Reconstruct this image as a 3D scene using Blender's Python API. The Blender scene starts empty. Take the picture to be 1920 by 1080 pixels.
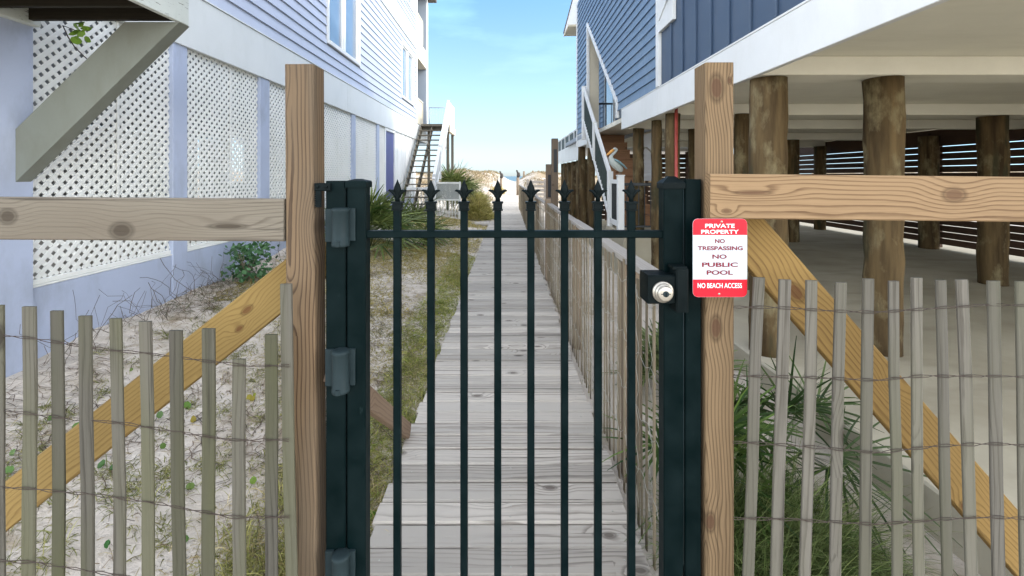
import bpy, math, random
import numpy as np
from mathutils import Vector
random.seed(7); RNG = np.random.default_rng(11)
R = math.radians
SC = bpy.context.scene
COL = SC.collection
E = 1.66            # eye height above the boardwalk (z = 0)
F = 834.0           # focal length in photo pixels (1920 wide)
VX, VY = 951.0, 330.0

# ------------------------------------------------------------------ camera
cam = bpy.data.cameras.new('camera'); co = bpy.data.objects.new('camera', cam); COL.objects.link(co)
co.location = (0, 0, E); co.rotation_euler = (R(90), 0, 0)
cam.sensor_fit = 'HORIZONTAL'; cam.sensor_width = 36; cam.lens = F / 1920 * 36
cam.shift_x = 9 / 1920; cam.shift_y = -210 / 1920
cam.clip_start = 0.05; cam.clip_end = 6000
SC.camera = co
# ------------------------------------------------------------------ light
SUN_EL, SUN_ROT = R(27), R(97)
SC.view_settings.view_transform = 'Standard'; SC.view_settings.look = 'None'
SC.view_settings.gamma = 1; SC.view_settings.exposure = 3.12
w = bpy.data.worlds.new('World'); SC.world = w; w.use_nodes = True
nt = w.node_tree; nt.nodes.clear()
wo = nt.nodes.new('ShaderNodeOutputWorld'); bg = nt.nodes.new('ShaderNodeBackground')
sky = nt.nodes.new('ShaderNodeTexSky'); sky.sky_type = 'NISHITA'; sky.sun_disc = False
sky.sun_elevation = SUN_EL; sky.sun_rotation = SUN_ROT; sky.altitude = 0
sky.air_density = 1.0; sky.dust_density = 0.6; sky.ozone_density = 1.6
tcw = nt.nodes.new('ShaderNodeTexCoord')
mpw = nt.nodes.new('ShaderNodeMapping'); mpw.inputs['Scale'].default_value = (2.2, 2.2, 9.0)
mpw.inputs['Location'].default_value = (0.35, 0.1, 0.62)
nzw = nt.nodes.new('ShaderNodeTexNoise'); nzw.inputs['Scale'].default_value = 1.6; nzw.inputs['Detail'].default_value = 7; nzw.inputs['Roughness'].default_value = .55
crw = nt.nodes.new('ShaderNodeValToRGB'); crw.color_ramp.elements[0].position = .52; crw.color_ramp.elements[1].position = .80
crw.color_ramp.elements[0].color = (0, 0, 0, 1); crw.color_ramp.elements[1].color = (.75, .75, .75, 1)
mxw = nt.nodes.new('ShaderNodeMix'); mxw.data_type = 'RGBA'; mxw.inputs[7].default_value = (4.2, 4.5, 4.8, 1)
L_ = nt.links.new
L_(tcw.outputs['Generated'], mpw.inputs['Vector']); L_(mpw.outputs[0], nzw.inputs['Vector']); L_(nzw.outputs[0], crw.inputs[0])
L_(crw.outputs[0], mxw.inputs[0]); L_(sky.outputs[0], mxw.inputs[6]); 
hsw = nt.nodes.new('ShaderNodeHueSaturation'); hsw.inputs['Saturation'].default_value = .36
dpw = nt.nodes.new('ShaderNodeVectorMath'); dpw.operation = 'DOT_PRODUCT'; dpw.inputs[1].default_value = (0, -.6, .8)
mrw = nt.nodes.new('ShaderNodeMapRange'); mrw.inputs[1].default_value = -1; mrw.inputs[2].default_value = 1
rmw = nt.nodes.new('ShaderNodeValToRGB'); mlw = nt.nodes.new('ShaderNodeMix'); mlw.data_type = 'RGBA'; mlw.blend_type = 'MULTIPLY'; mlw.inputs[0].default_value = 1
e = rmw.color_ramp.elements; e[0].position = .20; e[0].color = (.158, .185, .205, 1); e[1].position = 1; e[1].color = (.8, .78, .76, 1)
for p_, v_ in ((.28, (.128, .185, .24)), (.38, (.092, .178, .265)), (.52, (.36, .39, .43)), (.7, (.8, .79, .78))): q = e.new(p_); q.color = (*v_, 1)
L_(tcw.outputs['Generated'], dpw.inputs[0]); L_(dpw.outputs['Value'], mrw.inputs[0]); L_(mrw.outputs[0], rmw.inputs[0]); L_(mxw.outputs[2], hsw.inputs['Color']); L_(hsw.outputs[0], mlw.inputs[6]); L_(rmw.outputs[0], mlw.inputs[7])
L_(mlw.outputs[2], bg.inputs[0]); L_(bg.outputs[0], wo.inputs[0])
bg.inputs[1].default_value = 0.15
sl = bpy.data.lights.new('sun', 'SUN'); sl.energy = .19; sl.angle = R(1); sl.color = (1, .93, .82)
so = bpy.data.objects.new('sun', sl); COL.objects.link(so)
sd = Vector((math.sin(SUN_ROT) * math.cos(SUN_EL), math.cos(SUN_ROT) * math.cos(SUN_EL), math.sin(SUN_EL)))
so.rotation_euler = sd.to_track_quat('Z', 'Y').to_euler(); so.location = (30, -20, 30)

# ------------------------------------------------------------------ node helper
class NT:
    def __init__(s, name):
        s.m = bpy.data.materials.new(name); s.m.use_nodes = True
        s.t = s.m.node_tree; s.b = s.t.nodes['Principled BSDF']
    def n(s, typ, **kw):
        x = s.t.nodes.new('ShaderNode' + typ)
        for k, v in kw.items(): setattr(x, k, v)
        return x
    def put(s, sock, v):
        if hasattr(v, 'is_linked') or isinstance(v, bpy.types.NodeSocket): s.t.links.new(v, sock)
        elif isinstance(v, (tuple, list)) and len(v) == 3 and sock.type == 'RGBA': sock.default_value = (*v, 1)
        else: sock.default_value = v
    def math(s, op, a, b=0.0, c=None, clamp=False):
        x = s.n('Math', operation=op, use_clamp=clamp); s.put(x.inputs[0], a); s.put(x.inputs[1], b)
        if c is not None: s.put(x.inputs[2], c)
        return x.outputs[0]
    def mix(s, f, a, b, blend='MIX'):
        x = s.n('Mix', data_type='RGBA', blend_type=blend); s.put(x.inputs[0], f); s.put(x.inputs[6], a); s.put(x.inputs[7], b)
        return x.outputs[2]
    def attr(s, name, o='Vector'):
        return s.n('Attribute', attribute_name=name).outputs[o]
    def pos(s): return s.n('NewGeometry').outputs['Position']
    def scale(s, vec, sc, loc=(0, 0, 0)):
        x = s.n('Mapping'); s.put(x.inputs[0], vec); x.inputs['Scale'].default_value = sc; x.inputs['Location'].default_value = loc
        return x.outputs[0]
    def noise(s, vec, sc=1.0, det=4, rough=.5, o=0):
        x = s.n('TexNoise'); s.put(x.inputs['Vector'], vec); x.inputs['Scale'].default_value = sc
        x.inputs['Detail'].default_value = det; x.inputs['Roughness'].default_value = rough
        return x.outputs[o]
    def ramp(s, f, stops):
        x = s.n('ValToRGB'); e = x.color_ramp.elements
        while len(e) < len(stops): e.new(.5)
        for i, (p, c) in enumerate(stops):
            e[i].position = p; e[i].color = (c, c, c, 1) if not isinstance(c, (tuple, list)) else (*c, 1)
        s.put(x.inputs[0], f); return x.outputs[0]
    def mrange(s, v, a, b, c=0., d=1., smooth=False):
        x = s.n('MapRange'); x.clamp = True
        if smooth: x.interpolation_type = 'SMOOTHSTEP'
        s.put(x.inputs[0], v)
        for i, q in enumerate((a, b, c, d)): x.inputs[i + 1].default_value = q
        return x.outputs[0]
    def bump(s, h, st=.3, dist=.01):
        x = s.n('Bump'); x.inputs['Strength'].default_value = st; x.inputs['Distance'].default_value = dist
        s.put(x.inputs['Height'], h); s.t.links.new(x.outputs[0], s.b.inputs['Normal'])
    def done(s, col, rough=.7, spec=.3, metal=0.):
        s.put(s.b.inputs['Base Color'], col); s.put(s.b.inputs['Roughness'], rough)
        s.b.inputs['Specular IOR Level'].default_value = spec; s.b.inputs['Metallic'].default_value = metal
        return s.m

def wood(name, light, dark, knotc, freq=110, ring=.6, knots=.45, rough=.75, streak=.35, grey=None, crack=.0, vary=.25, at=None):
    """solid wood from the 'gc' attribute: x along the board, y across, z through it"""
    t = NT(name); g = t.attr('gc'); rv = t.attr('rv', 'Fac')
    sx = t.n('SeparateXYZ'); t.put(sx.inputs[0], g); l, a, b = sx.outputs
    n1 = t.noise(t.scale(g, (1.1, 3, 3)), 1.0, 2)
    n2 = t.noise(t.scale(g, (5, 22, 22)), 1.0, 3)
    # knots
    cv = t.n('CombineXYZ'); t.put(cv.inputs[0], t.math('MULTIPLY', l, 2.7)); t.put(cv.inputs[1], t.math('MULTIPLY_ADD', rv, 13.0, t.math('MULTIPLY', a, 5.2)))
    vo = t.n('TexVoronoi', voronoi_dimensions='2D'); t.put(vo.inputs['Vector'], cv.outputs[0]); vo.inputs['Scale'].default_value = 1.0
    kd = vo.outputs['Distance']
    sc = t.n('SeparateColor'); t.put(sc.inputs[0], vo.outputs['Color'])
    on = t.math('LESS_THAN', sc.outputs[0], knots)
    kdn = t.math('MULTIPLY_ADD', t.math('SUBTRACT', n2, .5), .06, kd)
    if at:
        kd = None; on = 1.0
        for (l0, a0, rl, ra) in at:
            dl = t.math('DIVIDE', t.math('SUBTRACT', l, l0), rl); da = t.math('DIVIDE', t.math('SUBTRACT', a, a0), ra)
            d = t.math('MULTIPLY', t.math('SQRT', t.math('ADD', t.math('MULTIPLY', dl, dl), t.math('MULTIPLY', da, da))), .085)
            kd = d if kd is None else t.math('MINIMUM', kd, d)
        kdn = t.math('MULTIPLY_ADD', t.math('SUBTRACT', n2, .5), .04, kd); kh = t.mrange(kd, .22, .05, 0, 1, True)
    km = t.math('MULTIPLY', t.mrange(kdn, .095, .06, 0, 1, True), on)
    kh = t.math('MULTIPLY', t.mrange(kd, .42, .06, 0, 1, True), on)
    aa = t.math('ADD', t.math('MULTIPLY_ADD', t.math('SUBTRACT', n1, .5), .085, a), .085 if at else .03)
    bb = t.math('MULTIPLY_ADD', t.math('SUBTRACT', n2, .5), .012, b)
    r = t.math('SQRT', t.math('ADD', t.math('MULTIPLY', aa, aa), t.math('MULTIPLY', bb, bb)))
    r = t.math('MULTIPLY_ADD', kh, .016 if at else .03, r)
    ph = t.math('FRACT', t.math('MULTIPLY', r, freq))
    rg = t.ramp(ph, [(0, 0.0), (.55, .08), (.80, .9), (.90, 1.0), (.97, .3), (1, .0)])
    fine = t.noise(t.scale(g, (4, 190, 190)), 1.0, 3, .6)
    big = t.noise(t.scale(g, (1.6, 7, 7), (3, 1, 2)), 1.0, 3)
    f = t.math('MULTIPLY', rg, ring)
    f = t.math('MULTIPLY_ADD', t.math('SUBTRACT', fine, .5), streak * 1.6, f)
    f = t.math('MULTIPLY_ADD', t.math('SUBTRACT', big, .5), .5, f, True)
    col = t.mix(f, light, dark)
    if grey:
        col = t.mix(t.mrange(t.noise(t.scale(g, (.9, 5, 5), (7, 7, 7)), 1, 3), .38, .64), col, grey)
    col = t.mix(t.math('MULTIPLY', km, .82), col, knotc)
    kr = t.math('MULTIPLY', t.math('MULTIPLY', t.mrange(kdn, .135, .095), t.mrange(kdn, .07, .095)), on)
    col = t.mix(t.math('MULTIPLY', kr, .6), col, tuple(c * .6 for c in dark))
    if crack:
        cn = t.noise(t.scale(g, (.8, 55, 55), (2, 5, 9)), 1, 4, .6)
        col = t.mix(t.math('MULTIPLY', t.mrange(cn, .62, .70), crack), col, tuple(c * .35 for c in dark))
    hs = t.n('HueSaturation'); t.put(hs.inputs['Color'], col); t.put(hs.inputs['Value'], t.math('MULTIPLY_ADD', rv, vary, 1 - vary * .5))
    t.bump(t.math('SUBTRACT', t.math('MULTIPLY', fine, .6), t.math('MULTIPLY', rg, .35)), .45, .0025)
    return t.done(hs.outputs[0], rough, .2)

def paint(name, c, rough=.55, var=.10, dirt=None, dsc=(1.2, 1.2, .5), damt=.5, bump=.12, spec=.35, peel=None):
    t = NT(name); p = t.pos()
    n = t.noise(p, 1.3, 5, .6)
    col = t.mix(t.mrange(n, .3, .7), tuple(x * (1 - var) for x in c), tuple(min(1, x * (1 + var)) for x in c))
    fn = t.noise(t.scale(p, (60, 60, 60)), 1, 3)
    col = t.mix(t.math('MULTIPLY', fn, .10), col, tuple(x * .6 for x in c))
    if dirt:
        d = t.noise(t.scale(p, dsc), 2.0, 6, .65)
        col = t.mix(t.math('MULTIPLY', t.mrange(d, .48, .75), damt), col, dirt)
    if peel:
        d = t.noise(t.scale(t.attr('gc'), (5, 40, 40)), 1.6, 6, .7)
        col = t.mix(t.mrange(d, .60, .64), col, peel)
    t.bump(fn, bump, .002)
    return t.done(col, t.mrange(n, .3, .7, rough * .85, rough * 1.15), spec)

def metal(name, c, rough=.4, met=0.0, spec=.5, scuff=None):
    t = NT(name); p = t.pos(); n = t.noise(p, 9, 5, .6)
    col = t.mix(t.mrange(n, .3, .75), c, tuple(min(1, x * 1.5 + .004) for x in c))
    if scuff:
        s = t.noise(t.scale(p, (25, 25, 9)), 1, 6, .7); col = t.mix(t.mrange(s, .66, .72, 0, .8), col, scuff)
    t.bump(t.noise(p, 140, 2), .05, .001)
    return t.done(col, t.mrange(n, .3, .7, rough * .8, rough * 1.25), spec, met)

def foliage(name, rough=.5, trans=.25):
    t = NT(name); c = t.attr('col', 'Color')
    n = t.noise(t.pos(), 30, 2)
    c2 = t.mix(t.math('MULTIPLY', n, .5), c, (.5, .5, .5), 'OVERLAY')
    t.put(t.b.inputs['Base Color'], c2); t.b.inputs['Roughness'].default_value = rough
    t.b.inputs['Specular IOR Level'].default_value = .25
    tr = t.n('BsdfTranslucent'); t.put(tr.inputs[0], c2)
    mx = t.n('MixShader'); mx.inputs[0].default_value = trans
    t.t.links.new(t.b.outputs[0], mx.inputs[1]); t.t.links.new(tr.outputs[0], mx.inputs[2])
    t.t.links.new(mx.outputs[0], t.t.nodes['Material Output'].inputs[0])
    return t.m

M = {}
M['post'] = wood('post_pine', (0.2, 0.125, 0.068), (0.062, 0.032, 0.015), (0.035, 0.018, 0.011), 80, 1.0, .5, crack=.45, streak=.45)
M['rail_tan'] = wood('rail_pine', (0.245, 0.16, 0.086), (0.085, 0.045, 0.021), (0.05, 0.026, 0.014), 75, 1.0, .4, vary=.1, streak=.45)
M['rail_grey'] = wood('rail_grey', (0.145, 0.125, 0.098), (0.05, 0.04, 0.028), (0.03, 0.022, 0.015), 80, .5, .35, grey=(.115, .10, .072), crack=.85)
M['brace'] = wood('brace_yellow_pine', (0.25, 0.15, 0.046), (0.125, 0.06, 0.016), (0.055, 0.025, 0.011), 70, .85, .35, vary=.1, streak=.45)
OFF = (0, 0, .055)
_c = dict(light=(.185, .125, .069), dark=(.058, .034, .016), knotc=(.07, .034, .018), freq=105, ring=.72, crack=.5, streak=.6)
M['post'] = wood('post_pine_knots', **_c, at=[(2.337, -.010, .036, .019), (1.582, -.013, .032, .015), (.97, -.032, .025, .013), (2.36, .03, .01, .006)])
M['post_worn'] = wood('post_worn_knots', (.14, .10, .058), (.042, .024, .013), (.05, .028, .016), 110, .75, streak=.7, crack=.8, grey=(.115, .088, .06), at=[(2.387, -.0145, .03, .018), (1.796, .031, .022, .018), (.86, .034, .024, .016)])
M['rail_tan'] = wood('rail_pine_knots', (.245, .16, .086), (.085, .045, .021), (.095, .05, .026), 95, .7, vary=.1, streak=.6, at=[(.747, .012, .03, .018), (.13, .012, .045, .006), (.05, -.045, .012, .006), (1.15, -.07, .02, .01)])
M['rail_grey'] = wood('rail_grey_knots', (.155, .135, .106), (.055, .044, .031), (.035, .026, .017), 100, .5, streak=.8, grey=(.12, .10, .075), crack=.85, at=[(.832, .007, .024, .02), (1.527, -.02, .05, .008), (1.19, -.035, .03, .022)])
M['brace'] = wood('brace_knots', (.24, .16, .054), (.12, .067, .02), (.10, .042, .014), 100, .55, vary=.1, streak=.6, at=[(1.44, .014, .02, .010), (1.379, -.02, .014, .008), (.25, -.03, .03, .012)])
M['brace_gold'] = wood('brace_gold_knots', (.245, .153, .050), (.112, .060, .018), (.09, .038, .014), 95, .65, vary=.1, streak=.6, at=[(.44, -.009, .032, .02), (1.36, -.055, .016, .014), (.9, .03, .02, .012)])
M['brace_brown'] = wood('brace_brown', (.27, .19, .13), (.14, .09, .06), (.08, .05, .03), 80, .5, .2)
M['picket'] = wood('picket_grey', (0.085, 0.079, 0.064), (0.035, 0.031, 0.024), (0.018, 0.014, 0.01), 80, .6, .2, streak=1.0, grey=(.07, .07, .038), crack=.6, vary=.5)
M['picket_pale'] = wood('picket_pale', (.118, .108, .09), (.045, .039, .03), (.025, .018, .013), 80, .6, .22, streak=1.0, grey=(.092, .088, .062), crack=.6, vary=.4)
M['post_worn'] = wood('post_worn', (0.145, 0.096, 0.054), (0.042, 0.024, 0.013), (0.028, 0.016, 0.01), 85, 1.0, .5, streak=.5, grey=(.105, .08, .054), crack=.75)
M['slatfence'] = wood('old_cedar', (0.21, 0.17, 0.115), (0.075, 0.058, 0.038), (0.04, 0.03, 0.02), 70, .35, .15, grey=(.20, .165, .11), crack=.6, vary=.7)
M['toprail'] = wood('bleached_rail', (.33, .30, .265), (.18, .155, .13), (.15, .12, .1), 70, .3, .15)
M['plank'] = wood('boardwalk_plank', (.475, .43, .37), (.125, .104, .084), (0.1, 0.08, 0.065), 62, .62, .33, grey=(.42, .385, .335), crack=.9, vary=.42, rough=.8)
M['riser'] = wood('stair_brown', (.30, .165, .09), (.17, .085, .045), (.1, .05, .03), 60, .4, .2)
M['oldstair'] = wood('old_stair', (.15, .135, .105), (.07, .06, .046), (.07, .05, .04), 60, .4, .2)
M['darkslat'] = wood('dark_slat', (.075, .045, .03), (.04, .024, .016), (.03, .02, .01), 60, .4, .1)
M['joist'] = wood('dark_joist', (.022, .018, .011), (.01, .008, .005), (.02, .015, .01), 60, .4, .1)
M['brownpost'] = wood('brown_post', (.23, .175, .125), (.13, .095, .065), (.08, .05, .03), 60, .4, .15)
M['black'] = metal('gate_enamel', (.0004, .0042, .0046), .45, 0, .045, scuff=(.012, .022, .022))
M['hinge'] = metal('hinge_polymer', (.012, .020, .022), .5, 0, .08)
M['latch'] = metal('latch_black', (.0014, .0038, .0042), .45, 0, .06, scuff=(.02, .022, .02))
M['steel'] = metal('lock_steel', (.30, .28, .24), .36, .85)
M['wire'] = metal('rusty_wire', (.035, .024, .018), .7, .3)
M['wire_light'] = metal('zinc_wire', (.34, .33, .29), .5, .5)
M['red'] = paint('sign_red', (.55, .008, .022), .35, .04, spec=.25, bump=.03)
M['sign_white'] = paint('sign_white', (.44, .49, .52), .35, .03, spec=.3, bump=.03)
M['maroon'] = paint('sign_maroon', (.16, .004, .018), .4, .03)
M['lav'] = paint('lavender_paint', (.41, .46, .585), .6, .07, dirt=(.22, .235, .26), damt=.55)
M['lavsiding'] = paint('lavender_siding', (.46, .50, .60), .5, .04, dirt=(.38, .41, .49), damt=.25)
M['band'] = paint('band_white', (.66, .68, .67), .55, .04, dirt=(.5, .52, .48), damt=.3)
M['white'] = paint('white_paint', (.74, .75, .74), .5, .04, dirt=(.5, .5, .44), damt=.25)
M['lattice'] = paint('lattice_white', (.76, .76, .72), .5, .04, dirt=(.55, .55, .46), damt=.3)
M['flaky'] = paint('flaky_white', (.60, .63, .58), .6, .05, dirt=(.34, .36, .28), damt=.5, peel=(.10, .09, .07))
M['braceg'] = paint('brace_greygreen', (.20, .215, .185), .6, .06, dirt=(.13, .125, .09), damt=.6)
M['carve'] = paint('carved_dark', (.05, .045, .04), .8, .2)
M['meshgrey'] = paint('gate_mesh_grey', (.36, .38, .36), .6, .05)
M['cream'] = paint('cream_paint', (.64, .58, .45), .6, .05, dirt=(.45, .4, .3), damt=.4)
M['greywall'] = paint('grey_blue_wall', (.30, .34, .39), .6, .05)
M['door'] = paint('indigo_door', (.085, .095, .24), .45, .05)
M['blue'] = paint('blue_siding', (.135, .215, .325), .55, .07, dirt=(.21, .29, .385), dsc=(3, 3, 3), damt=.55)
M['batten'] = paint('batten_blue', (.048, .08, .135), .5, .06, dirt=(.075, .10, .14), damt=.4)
M['ceil'] = paint('soffit_paint', (.78, .75, .64), .6, .05, dirt=(.60, .57, .46), dsc=(.5, 3, 1), damt=.4)
M['beige'] = paint('soffit_beige', (.62, .55, .40), .6, .04)
M['pipe_red'] = metal('red_pipe', (.28, .045, .035), .5)
M['blackrail'] = metal('black_rail', (.012, .016, .02), .4)
M['infill'] = metal('dark_green_infill', (.018, .032, .028), .6)
M['roof'] = paint('roof_shingle', (.12, .11, .10), .9, .2)

t = NT('window_glass'); n = t.noise(t.pos(), 2, 3)
M['glass'] = t.done(t.mix(n, (.10, .14, .20), (.20, .27, .36)), .04, 1.0)
t.b.inputs['Coat Weight'].default_value = .6; t.b.inputs['Coat Roughness'].default_value = .02

# piling: rough old log with pale scars and drip streaks
t = NT('piling_log'); p = t.pos()
st = t.noise(t.scale(p, (9, 9, .9)), 1, 5, .6); bl = t.noise(t.scale(p, (5, 5, 2.4)), 1, 5, .65); fi = t.noise(t.scale(p, (70, 70, 3)), 1, 3)
c = t.mix(t.mrange(st, .35, .65), (.040, .024, .011), (.155, .105, .048))
c = t.mix(t.mrange(bl, .52, .66), c, (.22, .18, .10))
c = t.mix(t.mrange(t.noise(t.scale(p, (7, 7, 1.6), (4, 4, 1)), 1, 3), .57, .68), c, (.045, .042, .022))
c = t.mix(t.math('MULTIPLY', fi, .5), c, (.06, .045, .025))
t.bump(t.math('ADD', fi, t.math('MULTIPLY', st, 2)), .5, .006)
M['piling'] = t.done(c, .85, .15)

# sand
t = NT('white_sand'); p = t.pos()
n = t.noise(p, .9, 6, .6); n2 = t.noise(p, 7, 6, .65); n3 = t.noise(p, 120, 2)
c = t.mix(t.mrange(n2, .3, .7), (.56, .49, .415), (.70, .64, .555))
lit = t.math('MULTIPLY', t.mrange(n, .42, .60), t.mrange(n2, .38, .58))
c = t.mix(t.math('MULTIPLY', lit, .85), c, (.25, .19, .11))
sp = t.noise(t.scale(p, (38, 38, 20)), 1, 3, .7); c = t.mix(t.mrange(sp, .66, .72), c, (.12, .095, .07))
c = t.mix(t.math('MULTIPLY', n3, .25), c, (.40, .36, .31))
t.bump(t.math('ADD', t.math('MULTIPLY', n2, 3), t.math('MULTIPLY', sp, .5)), .6, .02)
sp_ = t.n('SeparateXYZ'); t.put(sp_.inputs[0], p); X_, Y_, Z_ = sp_.outputs
off_ = t.math('ABSOLUTE', t.math('SUBTRACT', X_, t.math('MULTIPLY_ADD', Y_, .02, -.25)))
dn = t.noise(t.scale(p, (.5, .35, .5)), 1.0, 6, .65)
dm = t.math('MULTIPLY', t.math('MULTIPLY', t.mrange(Y_, 24, 33), t.mrange(off_, 1.0, 2.6)), t.mrange(dn, .36, .52))
c = t.mix(t.math('MULTIPLY', dm, .85), c, (.27, .20, .11))
M['sand'] = t.done(c, .95, .1)
t = NT('slab_concrete'); p = t.pos()
n = t.noise(p, .8, 6, .6); n2 = t.noise(p, 30, 4)
c = t.mix(t.mrange(n, .35, .65), (.34, .305, .225), (.47, .43, .335)); c = t.mix(t.math('MULTIPLY', n2, .3), c, (.30, .28, .22))
sw = t.noise(t.scale(p, (.5, 2.4, 1)), 1.6, 4); c = t.mix(t.mrange(sw, .55, .72, 0, .6), c, (.26, .235, .175))
t.bump(n2, .2, .003); M['slab'] = t.done(c, .85, .2)
t = NT('sea_water'); t.bump(t.noise(t.scale(t.pos(), (.2, .6, 1)), 1, 4), .4, .3); M['sea'] = t.done((.05, .10, .12), .3, .3)
M['leaf'] = foliage('palm_leaf', .45, .2); M['grass'] = foliage('grass_blade', .6, .3)

# ------------------------------------------------------------------ mesh builders
def V(*a): return Vector(a)
def P(px, py, Y): return Vector(((px - VX) / F * Y, Y, E + (VY - py) / F * Y))

class MB:
    def __init__(s): s.v = []; s.f = []; s.g = []; s.r = []; s.mi = []; s.sm = []
    def add(s, vs, fs, gc=None, rv=None, mi=0, smooth=False):
        o = len(s.v); rv = random.random() if rv is None else rv
        s.v += [tuple(q) for q in vs]; s.g += [tuple(q) for q in (gc or vs)]; s.r += [rv] * len(vs)
        for f in fs: s.f.append(tuple(o + i for i in f)); s.mi.append(mi); s.sm.append(smooth)
    def beam(s, p0, p1, wd, th, u=(0, 0, 1), ch=.0025, rv=None, mi=0, n=1, wob=0.0, off=None):
        """board from p0 to p1; wd measured along u, th along the third axis"""
        p0 = Vector(p0); p1 = Vector(p1); l = (p1 - p0); ln = l.length; l.normalize()
        u = Vector(u); u = (u - l * u.dot(l)).normalized(); nn = l.cross(u)
        a, b = wd / 2, th / 2; c = min(ch, a * .45, b * .45)
        sec = [(-a + c, -b), (a - c, -b), (a, -b + c), (a, b - c), (a - c, b), (-a + c, b), (-a, b - c), (-a, -b + c)]
        off = off or (random.uniform(0, 6), random.uniform(-.06, .06), random.uniform(.015, .10))
        vs = []; gc = []
        for k in range(n + 1):
            q = k / n; dw = (random.uniform(-wob, wob), random.uniform(-wob, wob)) if 0 < k < n or wob else (0, 0)
            for (i, j) in sec:
                vs.append(p0 + l * ln * q + u * (i + dw[0]) + nn * (j + dw[1])); gc.append((ln * q + off[0], i + off[1], j + off[2]))
        fs = [tuple(range(7, -1, -1)), tuple(range(8 * n, 8 * n + 8))]
        for k in range(n):
            for i in range(8): j = (i + 1) % 8; fs.append((8 * k + i, 8 * k + j, 8 * k + 8 + j, 8 * k + 8 + i))
        s.add(vs, fs, gc, rv, mi)
    def box(s, x0, x1, y0, y1, z0, z1, ch=.003, ax=None, rv=None, mi=0):
        d = (x1 - x0, y1 - y0, z1 - z0); ax = d.index(max(d)) if ax is None else ax
        cx, cy, cz = (x0 + x1) / 2, (y0 + y1) / 2, (z0 + z1) / 2
        if ax == 0: s.beam((x0, cy, cz), (x1, cy, cz), d[2], d[1], (0, 0, 1), ch, rv, mi)
        elif ax == 1: s.beam((cx, y0, cz), (cx, y1, cz), d[2], d[0], (0, 0, 1), ch, rv, mi)
        else: s.beam((cx, cy, z0), (cx, cy, z1), d[0], d[1], (1, 0, 0), ch, rv, mi)
    def prism(s, poly, ex, rv=None, mi=0):
        poly = [Vector(q) for q in poly]; ex = Vector(ex); n = len(poly)
        off = Vector((random.uniform(0, 6), random.uniform(-.05, .05), random.uniform(.02, .1)))
        vs = poly + [q + ex for q in poly]
        fs = [tuple(range(n)), tuple(range(2 * n - 1, n - 1, -1))] + [(i, i + n, (i + 1) % n + n, (i + 1) % n) for i in range(n)]
        s.add(vs, fs, [q + off for q in vs], rv, mi)
    def tube(s, pts, rad, n=8, rv=None, mi=0, smooth=True, cap=True, lump=0.0):
        pts = [Vector(q) for q in pts]; k = len(pts); rad = [rad] * k if not hasattr(rad, '__len__') else rad
        vs = []; t0 = None
        for i, q in enumerate(pts):
            t = (pts[min(i + 1, k - 1)] - pts[max(i - 1, 0)]).normalized()
            if t0 is None:
                a = Vector((0, 0, 1)) if abs(t.z) < .9 else Vector((1, 0, 0)); u = (a - t * a.dot(t)).normalized()
            else: u = (u - t * u.dot(t)).normalized()
            t0 = t; b = t.cross(u)
            for j in range(n):
                an = 2 * math.pi * j / n; rr = rad[i] * (1 + random.uniform(-lump, lump))
                vs.append(q + u * math.cos(an) * rr + b * math.sin(an) * rr)
        fs = []
        for i in range(k - 1):
            for j in range(n): jj = (j + 1) % n; fs.append((i * n + j, i * n + jj, (i + 1) * n + jj, (i + 1) * n + j))
        if cap: fs += [tuple(range(n - 1, -1, -1)), tuple(range((k - 1) * n, k * n))]
        s.add(vs, fs, None, rv, mi, smooth)
        if cap: s.sm[-1] = s.sm[-2] = False
    def lathe(s, prof, c, ax=(0, 0, 1), n=20, rv=None, mi=0, smooth=True, sx=1., sy=1.):
        """prof: (radius, height) pairs along ax from c"""
        ax = Vector(ax).normalized(); a = Vector((1, 0, 0)) if abs(ax.x) < .9 else Vector((0, 1, 0))
        u = (a - ax * a.dot(ax)).normalized(); b = ax.cross(u); c = Vector(c); vs = []
        for r, h in prof:
            for j in range(n): an = 2 * math.pi * j / n; vs.append(c + ax * h + u * math.cos(an) * r * sx + b * math.sin(an) * r * sy)
        k = len(prof); fs = [tuple(range(n - 1, -1, -1)), tuple(range((k - 1) * n, k * n))]
        for i in range(k - 1):
            for j in range(n): jj = (j + 1) % n; fs.append((i * n + j, i * n + jj, (i + 1) * n + jj, (i + 1) * n + j))
        s.add(vs, fs, None, rv, mi, smooth)
    def build(s, name, mat, parent=None, loc=None):
        me = bpy.data.meshes.new(name)
        base = Vector(LOC.get(parent.name, (0, 0, 0))) if parent else Vector(loc or (0, 0, 0))
        me.from_pydata([(a - base.x, b - base.y, c - base.z) for a, b, c in s.v], [], s.f)
        at = me.attributes.new('gc', 'FLOAT_VECTOR', 'POINT'); at.data.foreach_set('vector', np.array(s.g, 'f').ravel())
        at = me.attributes.new('rv', 'FLOAT', 'POINT'); at.data.foreach_set('value', np.array(s.r, 'f'))
        for m in (mat if isinstance(mat, (list, tuple)) else [mat]): me.materials.append(m)
        me.polygons.foreach_set('material_index', s.mi); me.polygons.foreach_set('use_smooth', s.sm); me.update()
        o = bpy.data.objects.new(name, me); COL.objects.link(o)
        if parent: o.parent = parent
        else: o.location = base
        LOC[o.name] = tuple(base)
        return o
LOC = {}
def thing(name, loc, label, cat, group=None):
    o = bpy.data.objects.new(name, None); COL.objects.link(o); o.location = loc; o.empty_display_size = .1
    LOC[o.name] = tuple(loc); tag(o, label, cat, group); return o
def tag(o, label=None, cat=None, group=None, kind=None):
    if label: o['label'] = label
    if cat: o['category'] = cat
    if group: o['group'] = group
    if kind: o['kind'] = kind
    return o
def boxo(name, mat, parent, *a, **k):
    m = MB(); m.box(*a, **k); return m.build(name, mat, parent)

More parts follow.
